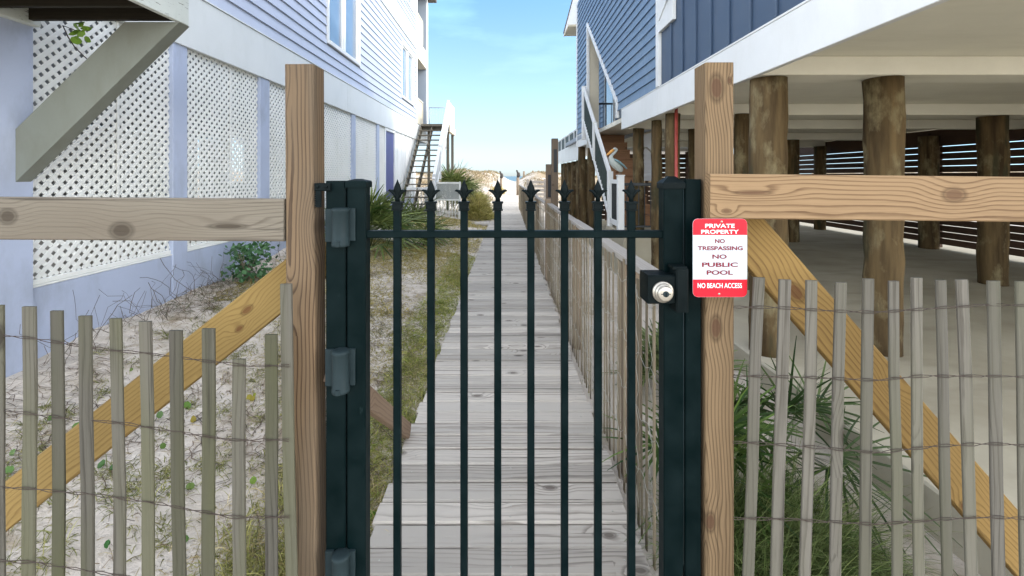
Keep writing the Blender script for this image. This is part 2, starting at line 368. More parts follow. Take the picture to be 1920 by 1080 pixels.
class NB:
    """many blades / leaflets in one mesh (numpy)"""
    def __init__(s): s.v = []; s.f = []; s.c = []; s.o = 0
    def blades(s, base, d, L, W, droop, col, seg=3, side=None, fold=None):
        base = np.asarray(base, float); n = len(base); d = np.asarray(d, float); d = d / np.linalg.norm(d, axis=1, keepdims=True)
        L = np.broadcast_to(L, (n,))[:, None]; W = np.broadcast_to(W, (n,))[:, None]; droop = np.broadcast_to(droop, (n,))[:, None]
        if side is None:
            an = RNG.uniform(0, 2 * np.pi, n); h = np.stack([np.cos(an), np.sin(an), np.zeros(n)], 1); side = h - d * (h * d).sum(1, keepdims=True)
        side = side / (np.linalg.norm(side, axis=1, keepdims=True) + 1e-9)
        rows = []
        for k in range(seg + 1):
            q = k / seg; c = base + d * L * q; c = c - np.array([0, 0, 1.]) * droop * L * q * q
            wk = W * (max(0.04, 1 - q) ** .6 if k else .6) * .5
            rows += [c - side * wk, c + side * wk]
        vs = np.stack(rows, 1).reshape(-1, 3); m = 2 * (seg + 1)
        fs = []
        for k in range(seg): fs.append(np.array([2 * k, 2 * k + 1, 2 * k + 3, 2 * k + 2]))
        fs = (np.arange(n)[:, None, None] * m + np.array(fs)[None]).reshape(-1, 4) + s.o
        s.v.append(vs); s.f.append(fs); s.c.append(np.repeat(np.asarray(col, float), m, 0)); s.o += len(vs)
    def leaves(s, c, nrm, rad, col, n=7, asp=1.):
        c = np.asarray(c, float)
        for i in range(len(c)):
            N = Vector(nrm[i]).normalized(); a = Vector((1, 0, 0)) if abs(N.x) < .8 else Vector((0, 1, 0))
            u = (a - N * a.dot(N)).normalized(); b = N.cross(u); an = random.uniform(0, 6.28)
            u, b = u * math.cos(an) + b * math.sin(an), b * math.cos(an) - u * math.sin(an)
            pts = []
            for k in range(8):
                th = 2 * math.pi * k / 8; rr = rad[i] * (1 - .12 * (k == 0))
                pts.append(Vector(c[i]) + u * math.cos(th) * rr * asp + b * math.sin(th) * rr + N * (rr * .15 * math.cos(2 * th)))
            s.v.append(np.array([tuple(q) for q in pts])); s.f.append(np.array([[0, 1, 2, 3], [0, 3, 4, 7], [4, 5, 6, 7]]) + s.o)
            s.c.append(np.repeat(np.asarray(col[i], float)[None], 8, 0)); s.o += 8
    def build(s, name, mat, parent=None, loc=(0, 0, 0)):
        base = np.array(LOC.get(parent.name)) if parent else np.array(loc, float)
        v = np.concatenate(s.v) - base; f = np.concatenate(s.f).astype(int); c = np.concatenate(s.c)
        me = bpy.data.meshes.new(name); me.vertices.add(len(v)); me.vertices.foreach_set('co', v.astype('f').ravel())
        me.loops.add(f.size); me.loops.foreach_set('vertex_index', f.ravel().astype('i'))
        me.polygons.add(len(f)); me.polygons.foreach_set('loop_start', (np.arange(len(f)) * 4).astype('i'))
        me.update(calc_edges=True); me.validate()
        at = me.color_attributes.new('col', 'FLOAT_COLOR', 'POINT')
        if c.shape[1] == 3: c = np.concatenate([c, np.ones((len(c), 1))], 1)
        at.data.foreach_set('color', c.astype('f').ravel()); me.materials.append(mat)
        o = bpy.data.objects.new(name, me); COL.objects.link(o)
        if parent: o.parent = parent
        else: o.location = tuple(base)
        LOC[o.name] = tuple(base); return o
def cols(n, a, b, jit=.25):
    q = RNG.random((n, 1)); c = np.array(a) * (1 - q) + np.array(b) * q
    return np.clip(c * RNG.uniform(1 - jit, 1 + jit, (n, 1)), 0, 1)

# ------------------------------------------------------------------ the ground
def sst(a, b, x): q = np.clip((x - a) / (b - a), 0, 1); return q * q * (3 - 2 * q)
def gh(x, y):
    x = np.asarray(x, float); y = np.asarray(y, float)
    s = np.clip((-x - .68) / 3.1, 0, 1)
    z = -.07 + s * (.22 + .055 * np.clip(y - 3, 0, 4.5)) * (1 - sst(18, 26, y) * .6)
    z = z + .025 * np.sin(x * 3.1 + y * 1.7) * s + .018 * np.sin(x * 7.3 - y * 5.1) * s + .01 * np.sin(x * 17 + 2 * np.sin(y * 9)) * s
    z = np.where(x > .62, -.10 + .02 * np.sin(x * 5 + y * 3), z)
    up = sst(27, 44, y) * (1 - sst(50, 82, y))
    pc = .35 + .02 * (y - 30)
    pathm = np.exp(-((x - pc) / (1.3 + .02 * np.maximum(y - 30, 0))) ** 2)
    hill = 2.05 + .28 * np.sin(x * .33 + 1) + .16 * np.sin(x * 1.1 + y * .3) + .09 * np.sin(x * 2.7 + y * .9) - .28 * (x > 1.2) * sst(1.2, 5, x)
    z = z + up * (hill * (1 - pathm) + 1.12 * pathm) + up * .05 * np.sin(x * 5 + y * 3.3)
    z = z - sst(60, 100, y) * 1.2 - sst(95, 140, y) * 3
    return z
def gz(x, y): return float(gh(x, y))
xs = np.unique(np.concatenate([np.linspace(-400, -40, 10), np.linspace(-40, -6, 35), np.arange(-6, 3, .12), np.arange(3, 40, 1.), np.linspace(40, 400, 10)]))
ys = np.unique(np.concatenate([np.linspace(-60, -3, 12), np.arange(-3, 10, .12), np.arange(10, 24, .35), np.arange(24, 70, .6), np.linspace(70, 160, 16)]))
X, Y = np.meshgrid(xs, ys); Z = gh(X, Y)
vs = np.stack([X, Y, Z], -1).reshape(-1, 3); nx = len(xs); ny = len(ys)
fs = [(j * nx + i, j * nx + i + 1, (j + 1) * nx + i + 1, (j + 1) * nx + i) for j in range(ny - 1) for i in range(nx - 1)]
m = MB(); m.add([tuple(q) for q in vs], fs, None, 0, 0, True); tag(m.build('sand_ground', M['sand']), kind='structure')
m = MB(); m.add([(-3000, 98, -1.25), (3000, 98, -1.25), (3000, 4000, -1.25), (-3000, 4000, -1.25)], [(0, 1, 2, 3)], None, 0); tag(m.build('sea', M['sea']), kind='structure')

# boardwalk: one path of planks laid across
BL, BR = -.635, .60
m = MB(); sc_ = MB(); y = -.62 + .018
while y < 30:
    pw = .1345; e0 = random.uniform(-.014, .014); e1 = random.uniform(-.014, .014); dz = random.uniform(-.003, .002)
    m.beam((BL + e0, y + pw / 2, -.019 + dz), (BR + e1, y + pw / 2, -.019 + dz + random.uniform(-.002, .002)), pw, .038, (0, 1, 0), .008)
    if y < 9:
        for sx in (BL + .09, .02, BR - .09):
            for o in ((.035, .104) if abs(sx) < .1 else (.07,)):
                sc_.lathe([(.0045, 0), (.0045, .0012), (.002, .0016)], (sx + random.uniform(-.012, .012), y + o, dz + random.uniform(-.0005, .0005)), n=8)
    y += pw + random.uniform(.006, .013)
off = len(m.v); m.v += sc_.v; m.g += sc_.g; m.r += sc_.r; m.f += [tuple(i + off for i in f) for f in sc_.f]; m.mi += [1] * len(sc_.f); m.sm += sc_.sm
for x in (BL + .05, 0, BR - .05): m.box(x - .02, x + .02, -.6, 30, -.2, -.04, mi=0)
tag(m.build('boardwalk', [M['plank'], M['wire_light']]), kind='structure')
m = MB(); y = 0
for k in range(10):
    m.beam((-4.2 + k * .001, 15.35 + k * .146, .0), (BL - .012, 15.35 + k * .146, .0), .138, .038, (0, 1, 0), .004)
m.box(-4.2, BL - .012, 15.2, 15.24, -.16, .02)
tag(m.build('side_path', M['plank']), kind='structure')
# concrete slab below the blue house
b_ = 2.1
m = MB(); m.box(b_, 14, -2, 15.8, -.3, .12, .012, ax=1); tag(m.build('concrete_slab', M['slab']), kind='structure')

# ------------------------------------------------------------------ timber posts, rails, braces at the gate
lp = thing('timber_fence', (-.64, 1.45, -.07), 'weathered left timber gate post carrying a grey board and yellow diagonal brace', 'timber fence')
m = MB(); m.beam((-.6435, 1.445, -.4), (-.6435 - .012, 1.442, E + .352), .090, .089, (1, 0, 0), .005, .55, n=3, off=OFF); m.build('post', M['post_worn'], lp)
m = MB(); m.beam((-2.4, 1.415, E - .128), (-.702, 1.415, E - .139), .134, .038, (0, 0, 1), .004, .5, off=OFF); m.build('rail', M['rail_grey'], lp)
m = MB()
a = P(620, 468, 1.56); c = P(-130, 1062, 1.56)
m.beam(c, a, .138, .038, (-.6, 0, .8), .004, .5, off=OFF); m.build('diagonal_brace', M['brace'], lp)
m = MB(); m.beam((-.60, 1.49, 1.02), (-.64, 2.86, .02), .089, .038, (0, .5, .8), .004, .5); m.build('rear_brace', M['brace_brown'], lp)

rp = thing('timber_fence', (.67, 1.45, -.07), 'newer right timber gate post carrying a long tan pine board and golden brace', 'timber fence')
m = MB(); m.beam((.672, 1.445, -.4), (.670, 1.445, E + .358), .089, .089, (1, 0, 0), .004, .45, n=3, off=OFF); m.build('post', M['post'], rp)
m = MB(); m.beam((.622, 1.381, E - .062), (2.6, 1.381, E - .082), .138, .038, (0, 0, 1), .004, .5, off=OFF); m.build('rail', M['rail_tan'], rp)
a = P(1330, 360, 1.52); c = P(2080, 1220, 1.52)
m = MB(); m.beam(a, c, .150, .038, (.7, 0, .6), .004, .5, off=OFF); m.build('diagonal_brace', M['brace_gold'], rp)
m = MB(); m.lathe([(.0035, 0), (.003, .01), (.003, .3)], (.722, 1.50, E - .02), (.03, 0, 1), n=5)

# ------------------------------------------------------------------ the iron gate
gt = thing('metal_gate', (.02, 1.43, 0), 'black metal pedestrian gate with spear-topped bars, key lock and three grey hinges', 'gate')
GY = 1.43; S = F / (GY - .022)
def gx(px): return (px - VX) / S
def gzz(py): return E + (VY - py) / S
ZB = .07
m = MB(); m.box(gx(611), gx(648), GY - .025, GY + .025, .0, gzz(339), .004, ax=2); m.build('gate_post', M['black'], gt)
m = MB(); m.box(gx(1285), gx(1316), GY - .02, GY + .035, .0, gzz(336), .004, ax=2); m.build('gate_post', M['black'], gt)
for (x0, x1, ky) in ((651, 686, 342), (1244, 1281, 344)):
    m = MB(); m.box(gx(x0), gx(x1), GY - .026, GY + .026, ZB, gzz(ky), .004, ax=2); stile = m.build('stile', M['black'], gt)
    m = MB(); A, B = gx(x0) - .004, gx(x1) + .004; zt = gzz(ky); C_, D_ = GY - .03, GY + .03
    hgt = .006 if x0 < 900 else .018
    q = [(A, C_), (B, C_), (B, D_), (A, D_)]
    def ring(i, z): cx, cy = (A + B) / 2, (C_ + D_) / 2; return [(cx + (x - cx) * i, cy + (y - cy) * i, z) for x, y in q]
    vs = ring(1, zt - .016) + ring(1, zt + .001) + ring(.92, zt + .005) + ring(.3, zt + .005 + hgt)
    fs = [(3, 2, 1, 0), (12, 13, 14, 15)] + [(4 * k + i, 4 * k + (i + 1) % 4, 4 * k + 4 + (i + 1) % 4, 4 * k + 4 + i) for k in range(3) for i in range(4)]
    m.add(vs, fs); m.build('post_cap', M['latch'] if x0 > 900 else M['black'], stile)
for z0, z1 in ((gzz(447), gzz(433.5)), (.16, .19)):
    m = MB(); m.box(gx(686), gx(1244), GY - .016, GY + .016, z0, z1, .0025); m.build('cross_rail', M['black'], gt)
for px in (742, 806, 869, 933, 996, 1060, 1123.5, 1187):
    x = gx(px) ; h = .0115; c0 = gzz(379)
    m = MB(); m.box(x - h, x + h, GY - h, GY + h, ZB + .01, c0, .002, ax=2); bar = m.build('bar', M['black'], gt)
    m = MB()
    for (za, zb_, rr) in ((c0 - .028, c0 - .024, .0165), (c0 - .023, c0 - .006, .0145), (c0 - .005, c0 + .001, .0175)):
        m.box(x - rr, x + rr, GY - rr, GY + rr, za, zb_, .002, ax=2)
    m.build('collar', M['latch'], bar)
    m = MB(); rt = random.uniform(-.1, .1)
    m.lathe([(.0085, c0), (.0072, c0 + .018), (.008, c0 + .026), (.0135, c0 + .036), (.0105, c0 + .048), (.0045, c0 + .062), (.0006, c0 + .072)], (x, GY, 0), n=10, sy=.7)
    for sg in (-1, 1):   # the two curled side leaves of the spear
        m.tube([(x + sg * .005, GY, c0 + .014), (x + sg * .010, GY, c0 + .026), (x + sg * .018, GY - .001, c0 + .034), (x + sg * .026, GY - .002, c0 + .0365), (x + sg * .030, GY - .003, c0 + .0345)], [.0045, .0055, .0055, .0035, .0012], 7)
    m.build('spear_finial', M['latch'], bar)
for (y0, y1) in ((390, 462), (657, 736), (1040, 1112)):
    YH = GY - .05; zt, zb = E + (VY - y0) / F * YH, E + (VY - y1) / F * YH; xc = (638 - VX) / F * YH
    m = MB(); m.box(gx(612), gx(628), GY - .034, GY - .0255, zb + .012, zt - .004, .003, ax=2); m.box(gx(655), gx(668), GY - .036, GY - .0265, zb + .016, zt - .002, .003, ax=2)
    hg = m.build('hinge', M['hinge'], gt)
    m = MB(); m.lathe([(.0265, zb), (.0275, zb + .004), (.0275, zb + .012), (.026, zb + .014), (.026, zt - .014), (.0278, zt - .011), (.0278, zt - .003), (.024, zt), (.012, zt + .001)], (xc, GY - .046, 0), n=20)
    m.box(xc - .006, xc + .006, GY - .077, GY - .070, zb + .002, zb + .018, .002); m.build('hinge_barrel', M['hinge'], hg)
# latch
def g2(px, Y=GY - .078): return (px - VX) / F * Y
def z2(py, Y=GY - .078): return E + (VY - py) / F * Y
m = MB(); m.box(g2(1216), g2(1268), GY - .075, GY + .01, z2(571), z2(517), .004, ax=0); lt = m.build('latch_case', M['latch'], gt)
m = MB(); cx, cz = g2(1243), z2(547.5)
m.lathe([(.0325, 0), (.0325, .005), (.030, .008), (.0275, .008), (.0275, .015), (.0255, .018), (.0235, .018), (.0235, .025), (.021, .028), (.019, .029)], (cx, GY - .075, cz), (0, -1, 0), n=36)
lk = m.build('lock_cylinder', M['steel'], lt)
m = MB(); m.lathe([(.009, 0), (.009, .0015), (.006, .002)], (cx, GY - .104, cz), (0, -1, 0), n=20); m.box(cx - .014, cx + .014, GY - .1052, GY - .104, cz - .0012, cz + .0012, .0003)
m.build('key_plug', M['hinge'], lk)
m = MB(); m.box(cx - .0014, cx + .0014, GY - .1072, GY - .106, cz - .006, cz + .004, .0003, ax=2); m.lathe([(.0022, 0), (.0022, .0013)], (cx, GY - .106, cz + .002), (0, -1, 0), n=10); m.build('keyhole', M['latch'], lk)
m = MB(); m.box(g2(1267), g2(1290), GY - .085, GY - .021, z2(585), z2(504), .004, ax=2); m.box(g2(1262), g2(1288), GY - .080, GY - .03, z2(506), z2(500), .002, ax=0); m.build('latch_striker', M['latch'], lt)
m = MB(); m.tube([(gx(1281.5), GY - .02, gzz(1060)), (gx(1281.5), GY - .02, gzz(345))], .0022, 6); m.build('edge_strip', M['hinge'], gt)
# strap clamp on the left gate post
m = MB(); m.box(gx(594), gx(623), GY - .040, GY - .026, gzz(358), gzz(343), .003, ax=0)
for px in (600, 616): m.lathe([(.005, 0), (.005, .004), (.003, .006)], (gx(px), GY - .040, gzz(350)), (0, -1, 0), n=10)
m.box(gx(595), gx(605), GY - .038, GY - .027, gzz(388), gzz(358), .003, ax=2)
for k in range(6): m.box(gx(594.4), gx(605.6), GY - .040, GY - .0385, gzz(385 - k * 4), gzz(383 - k * 4), .0005, ax=0)
m.build('strap_clamp', M['latch'], gt)

# ------------------------------------------------------------------ the sign
SY = 1.352; SS = F / SY
def sx_(px): return (px - VX) / SS
def sz_(py): return E + (VY - py) / SS
sg = thing('warning_sign', (sx_(1350), SY, sz_(557)), 'red and white metal private property sign nailed to the right timber post', 'sign')
def rrect(x0, x1, z0, z1, r, corners=(1, 1, 1, 1), n=6):
    pts = []
    for (cx, cz, a0, on) in ((x1 - r, z1 - r, 0, corners[0]), (x0 + r, z1 - r, 90, corners[1]), (x0 + r, z0 + r, 180, corners[2]), (x1 - r, z0 + r, 270, corners[3])):
        if on:
            for k in range(n + 1): an = R(a0 + 90 * k / n); pts.append((cx + r * math.cos(an), cz + r * math.sin(an)))
        else: pts.append((cx + (r if a0 in (0, 270) else -r), cz + (r if a0 in (0, 90) else -r)))
    return pts
def plate(name, pts, y, th, mat, par):
    m = MB(); m.prism([(x, y, z) for x, z in pts], (0, th, 0)); return m.build(name, mat, par)
X0, X1, Z0, Z1 = sx_(1299), sx_(1401), sz_(557), sz_(410)
plate('backing_plate', rrect(X0, X1, Z0, Z1, .016), SY, .0016, M['sign_white'], sg)
plate('top_band', rrect(X0 + .0004, X1 - .0004, sz_(440.6), Z1 - .0004, .0156, (1, 1, 0, 0)), SY - .0003, .0003, M['red'], sg)
plate('bottom_band', rrect(X0 + .0004, X1 - .0004, Z0 + .0004, sz_(524), .0156, (0, 0, 1, 1)), SY - .0003, .0003, M['red'], sg)
def text(s, x0, x1, y0, y1, mat, bold=.02):
    cu = bpy.data.curves.new('lettering', 'FONT'); cu.body = s; cu.size = 1; cu.offset = bold; cu.extrude = .002; cu.resolution_u = 4
    tmp = bpy.data.objects.new('lettering', cu); COL.objects.link(tmp)
    me = bpy.data.meshes.new_from_object(tmp.evaluated_get(bpy.context.evaluated_depsgraph_get())); bpy.data.objects.remove(tmp)
    n = len(me.vertices); c = np.zeros(n * 3, 'f'); me.vertices.foreach_get('co', c); c = c.reshape(-1, 3)
    mn, mx = c.min(0), c.max(0); qx = (c[:, 0] - mn[0]) / (mx[0] - mn[0]); qz = (c[:, 1] - mn[1]) / (mx[1] - mn[1])
    wx = sx_(x0) + qx * (sx_(x1) - sx_(x0)); wz = sz_(y1) + qz * (sz_(y0) - sz_(y1)); wy = SY - .0006 - c[:, 2] * .05
    b = LOC[sg.name]; out = np.stack([wx - b[0], wy - b[1], wz - b[2]], 1); me.vertices.foreach_set('co', out.astype('f').ravel())
    me.materials.clear(); me.materials.append(mat); me.update()
    o = bpy.data.objects.new('lettering', me); COL.objects.link(o); o.parent = sg; LOC[o.name] = b; return o
WH = M['white']
text('PRIVATE', 1322, 1377.5, 419.6, 427.2, WH, .017); text('PROPERTY', 1314.5, 1385, 430.8, 438.2, WH, .017)
text('NO', 1340.5, 1359, 448, 456, M['maroon'], .03); text('TRESPASSING', 1308, 1392.5, 461.5, 469.3, M['maroon'], .03)
text('NO', 1335.5, 1362.5, 477, 485.2, M['maroon'], .03); text('PUBLIC', 1316, 1383.5, 492, 500.5, M['maroon'], .03); text('POOL', 1325, 1374, 506.7, 515.2, M['maroon'], .03)
text('NO BEACH ACCESS', 1308, 1391, 530.7, 540, WH, .012)
m = MB()
for py in (415.5, 551): m = MB(); m.lathe([(.0035, 0), (.0035, .0012), (.002, .002)], (sx_(1353 if py < 500 else 1348), SY - .0005, sz_(py)), (0, -1, 0), n=12); m.build('screw', M['steel'], sg)

# ------------------------------------------------------------------ near sand fences
def wirepts(pts, y, amp=.004):
    out = []; xs_ = [q[0] for q in pts]; zs_ = [q[1] for q in pts]; x = xs_[0]
    while x < xs_[-1]:
        out.append((x, y + random.uniform(-.002, .002), float(np.interp(x, xs_, zs_)) + amp * math.sin(x * 40 + y * 99) + random.uniform(-.001, .001))); x += .02
    return out
FY = 1.335; FS = F / FY
def fx(px): return (px - VX) / FS
def fz(py): return E + (VY - py) / FS
def sand_fence(name_label, pk, wires, pm):
    th_ = thing('sand_fence', (fx(sum(q[0] for q in pk) / len(pk)), FY, -.05), name_label, 'sand fence')
    for (pt, pb, ty, wd) in pk:
        m = MB(); x0, x1 = fx(pb), fx(pt); zt = fz(ty); ln = (fz(ty) - fz(1080)); dx = (x1 - x0) / ln
        zb = -.12; m.beam((x1 - dx * (zt - zb), FY + random.uniform(-.004, .004), zb), (x1, FY + random.uniform(-.006, .006), zt), wd / FS, .0095, (1, 0, .0), .0022, None, n=5, wob=.0022)
        m.build('picket', pm, th_)
    for w_ in wires:
        m = MB(); p_ = [(fx(a), fz(b)) for a, b in w_]
        for sgn in (-1, 1):
            a = wirepts(p_, FY - .0075, .0035 * sgn); m.tube(a, .0011, 5)
        m.build('twisted_wire', M['wire'], th_)
    return th_
lpk = [(-45, -45, 566, 24), (2, 2, 571, 20), (54, 53, 575, 25), (106, 111, 583, 23), (163, 167, 591, 24), (217, 225, 597, 22), (273, 279, 602, 23), (332, 337, 618, 24), (391, 391, 616, 24), (449, 449, 673, 24), (508, 509, 627, 23), (536, 545, 533, 22)]
lw = [[(-80, 617), (60, 632), (180, 651), (290, 662), (420, 679), (470, 684), (553, 684)], [(-80, 755), (100, 779), (240, 792), (330, 806), (440, 823), (553, 822)],
      [(-80, 905), (60, 913), (180, 924), (290, 939), (440, 966), (553, 966)], [(-80, 1044), (70, 1050), (200, 1071), (330, 1090), (553, 1100)]]
sand_fence('grey wooden picket sand fence strung on rusty wire left of the gate, tops stepping down', lpk, lw, M['picket'])
rpk = [(1422, 1404, 520, 21), (1470, 1456, 524, 22), (1523, 1511, 526, 21), (1575, 1565, 529, 21), (1628, 1622, 523, 21), (1675, 1684, 527, 19), (1719, 1723, 521, 20), (1764, 1775, 525, 19), (1807, 1824, 525, 22), (1860, 1873, 526, 23), (1914, 1922, 527, 22), (1966, 1976, 523, 22)]
rw = [[(1372, 574), (1470, 576), (1580, 583), (1640, 584), (1740, 577), (1850, 570), (2000, 573)], [(1372, 703), (1500, 705), (1640, 711), (1720, 703), (1850, 703), (2000, 706)],
      [(1372, 826), (1480, 832), (1640, 846), (1760, 833), (1860, 829), (2000, 838)], [(1372, 968), (1480, 970), (1640, 980), (1760, 970), (1860, 966), (2000, 972)]]
sand_fence('pale grey picket sand fence on thin twisted wires right of the gate, level tops', rpk, rw, M['picket_pale'])
m = MB(); m.tube([(fx(526), FY + .05, -.1), (fx(527), FY + .05, fz(626))], .0055, 10); tag(m.build('white_rod', M['white'], loc=(fx(526), FY + .05, -.1)), 'thin white plastic rod standing beside the left gate post', 'rod')

# ------------------------------------------------------------------ slat fence along the boardwalk
bf = thing('sand_fence', (.66, 2, -.1), 'long weathered slat fence with bleached top rail running along the right edge of the boardwalk', 'sand fence')
ylist = []; y = 1.62
while y < 24: ylist.append(y); y += random.uniform(.066, .105) if random.random() > .05 else .12
far = MB()
def fline(y): return .655 if y < 7.4 else .615
for i, y in enumerate(ylist):
    mm = MB() if i < 96 else far
    h = 1.19 + random.uniform(-.05, .015); lean = random.uniform(-.03, .03); wd = random.uniform(.022, .032)
    mm.beam((fline(y) + random.uniform(-.006, .006), y, -.1), (fline(y) + random.uniform(-.008, .008), y + lean, h), wd, .0055, (0, 1, 0), .002, None, n=2)
    if i < 96: mm.build('picket', M['slatfence'], bf)
o = far.build('far_pickets', M['slatfence'], bf); o['kind'] = 'stuff'
m = MB()
for y0, y1 in ((1.5, 4.6), (4.62, 7.35)): m.beam((.70, y0, 1.185), (.70, y1, 1.19), .085, .038, (1, 0, 0), .004)
m.build('top_rail', M['toprail'], bf)
m = MB()
for y0, y1 in ((7.5, 12), (12.02, 17), (17.02, 24)): m.beam((.64, y0, 1.20), (.64, y1, 1.22), .06, .035, (1, 0, 0), .004)
m.build('top_rail', M['toprail'], bf)
for y in (2.6, 4.6, 7.42, 10, 13, 16, 19, 22, 24):
    m = MB(); m.box(fline(y) + .02, fline(y) + .11, y - .045, y + .045, -.3, 1.17 if y != 7.42 else 1.28, .004, ax=2); m.build('fence_post', M['brownpost'], bf)
m = MB()
for z0 in (.22, .5, .78, 1.08):
    pts = []; y = 1.6
    while y < 9: pts.append((fline(y) - .009 + random.uniform(-.004, .004), y, z0 + .018 * math.sin(y * 38 + z0 * 9) + random.uniform(-.006, .006))); y += .03
    m.tube(pts, .0014, 4)
for k in range(26):      # hexagonal netting strands
    y = 1.6 + k * .2; z = 1.12; pts = []
    while z > .02: pts.append((fline(y) - .012, y + .028 * math.sin(z * 33 + k), z)); z -= .03
    m.tube(pts, .0011, 4)
m.build('wire_netting', M['wire_light'], bf)

# ------------------------------------------------------------------ lavender house (left)
a_ = 3.8; XW = -a_
lh = thing('beach_house', (XW - 4, 10, 0), 'lavender clapboard beach house on the left with white lattice below', 'house')
ZL0, ZL1, ZB1, ZB2, ZB3 = E - .236 * a_, E + .40 * a_, E + .577 * a_, E + 1.384 * a_, E + 1.54 * a_
m = MB(); m.box(XW - .25, XW, 2.3, 18.6, -.5, ZL0 - .0, .01, ax=1); m.build('base_wall', M['lav'], lh)
pil = [(3.24, 3.5), (5.04, 5.27), (6.82, 7.09), (8.75, 8.98), (10.88, 11.12), (12.96, 13.18)]
for i, (y0, y1) in enumerate(pil):
    m = MB(); m.box(XW - .10, XW + (.075 if i == 0 else .014), y0, y1, -.45, ZL1, .006, ax=2); m.build('pilaster', M['lav'], lh)
def lattice_panel(y0, y1):
    m = MB(); W, H = y1 - y0, ZL1 - ZL0 - .06; st, pit = .038, .070; dg = pit * math.sqrt(2); zb = ZL0 + .06
    for sgn, xo in ((1, 0), (-1, -.007)):
        k = -H if sgn > 0 else 0; c = (-H if sgn > 0 else 0)
        while c < (W if sgn > 0 else W + H):
            # line: yy = c + sgn*zz
            if sgn > 0: z0_, z1_ = max(0, -c), min(H, W - c)
            else: z0_, z1_ = max(0, c - W), min(H, c)
            if z1_ - z0_ > .02:
                pa = (XW - .03 + xo, y0 + c + sgn * z0_, zb + z0_); pb = (XW - .03 + xo, y0 + c + sgn * z1_, zb + z1_)
                m.beam(pa, pb, st, .0065, (0, 1, -sgn), .0008, random.random())
            c += dg
    # mid joint and frame
    ym = (y0 + y1) / 2 + .1
    m.box(XW - .026, XW - .019, ym - .014, ym + .014, zb, zb + H, .001, ax=2)
    lat = m.build('lattice_panel', M['lattice'], lh)
    f = MB(); f.box(XW - .045, XW - .012, y0, y1, zb - .045, zb - .003, .004, ax=1); f.box(XW - .05, XW + .004, y0, y1, zb - .062, zb - .047, .003, ax=1)
    f.build('sill_strip', M['lattice'], lat)
for (p0, p1) in zip(pil[:-1], pil[1:]): lattice_panel(p0[1], p1[0])
lattice_panel(13.18, 13.82)
m = MB(); m.box(XW - .12, XW - .03, 13.95, 15.0, .9, ZL1 - .08, .004, ax=2); dr = m.build('door', M['door'], lh)
m = MB()
for y in (13.86, 15.05): m.box(XW - .1, XW + .012, y - .045, y + .045, .6, ZL1, .004, ax=2)
m.box(XW - .1, XW + .012, 13.92, 15.0, ZL1 - .09, ZL1 - .002, .004); m.box(XW - .1, XW + .03, 13.92, 15.0, .80, .9, .004); m.build('door_trim', M['white'], dr)
m = MB()
for k in range(11): m.box(XW - .09, XW - .02 + .012 * (k % 2), 15.1 + k * .318, 15.1 + k * .318 + .31, ZL0 - .3, ZL1, .004, ax=2)
m.build('white_panel', M['white'], lh)
# skirt band in lengths with open joints
m = MB(); js = [2.3, 4.2, 10.5, 15.6, 18.6]
for y0, y1 in zip(js, js[1:]): m.box(XW - .04, XW + .035, y0 + .002, y1 - .002, ZL1, ZB1 - .02, .004, ax=1)
m.box(XW - .04, XW + .05, 2.3, 18.6, ZB1 - .019, ZB1, .003, ax=1)
m.build('skirt_band', M['band'], lh)
WIN = [(9.4, 11.3, E + .757 * a_, E + 1.25 * a_), (15.98, 17.85, E + .763 * a_, E + 1.25 * a_), (9.4, 11.3, E + 1.74 * a_, 9.9), (15.98, 17.85, E + 1.74 * a_, 9.9)]
def clap(m, X, sgn, y0, y1, z, ex, th=.016):
    """one tapered clapboard on the plane X; sgn: outward x direction"""
    m.add([(X, y0, z), (X + sgn * th, y0, z), (X + sgn * .004, y0, z + ex + .01), (X, y0, z + ex + .01), (X, y1, z), (X + sgn * th, y1, z), (X + sgn * .004, y1, z + ex + .01), (X, y1, z + ex + .01)],
          [(0, 1, 2, 3), (7, 6, 5, 4), (0, 4, 5, 1), (1, 5, 6, 2), (2, 6, 7, 3), (3, 7, 4, 0)])
m = MB(); z = ZB1; ex = .19
while z < 9.9:
    if z + ex > ZB2 and z < ZB3 - .02: z = ZB3; continue
    e = min(ex, ZB2 - z) if z < ZB2 else ex
    cuts = sorted((q[0] - .09, q[1] + .09) for q in WIN if q[2] - .09 < z + e / 2 < q[3] + .09)
    s0 = 2.3
    for c0, c1 in cuts + [(18.5, 0)]:
        if c0 > s0: clap(m, XW, 1, s0, c0, z, e, .034)
        s0 = c1
    z += e
m.build('siding', M['lavsiding'], lh)
m = MB(); m.box(XW - .02, XW + .045, 2.3, 18.6, ZB2, ZB3 - .004, .004, ax=1); m.build('upper_band', M['band'], lh)
m = MB(); m.box(XW - .15, XW + .046, 18.5, 18.62, ZB1, ZB2 - .002, .004, ax=2); m.box(XW - .15, XW + .046, 18.5, 18.62, ZB3, 10, .004, ax=2); m.build('corner_trim', M['white'], lh)
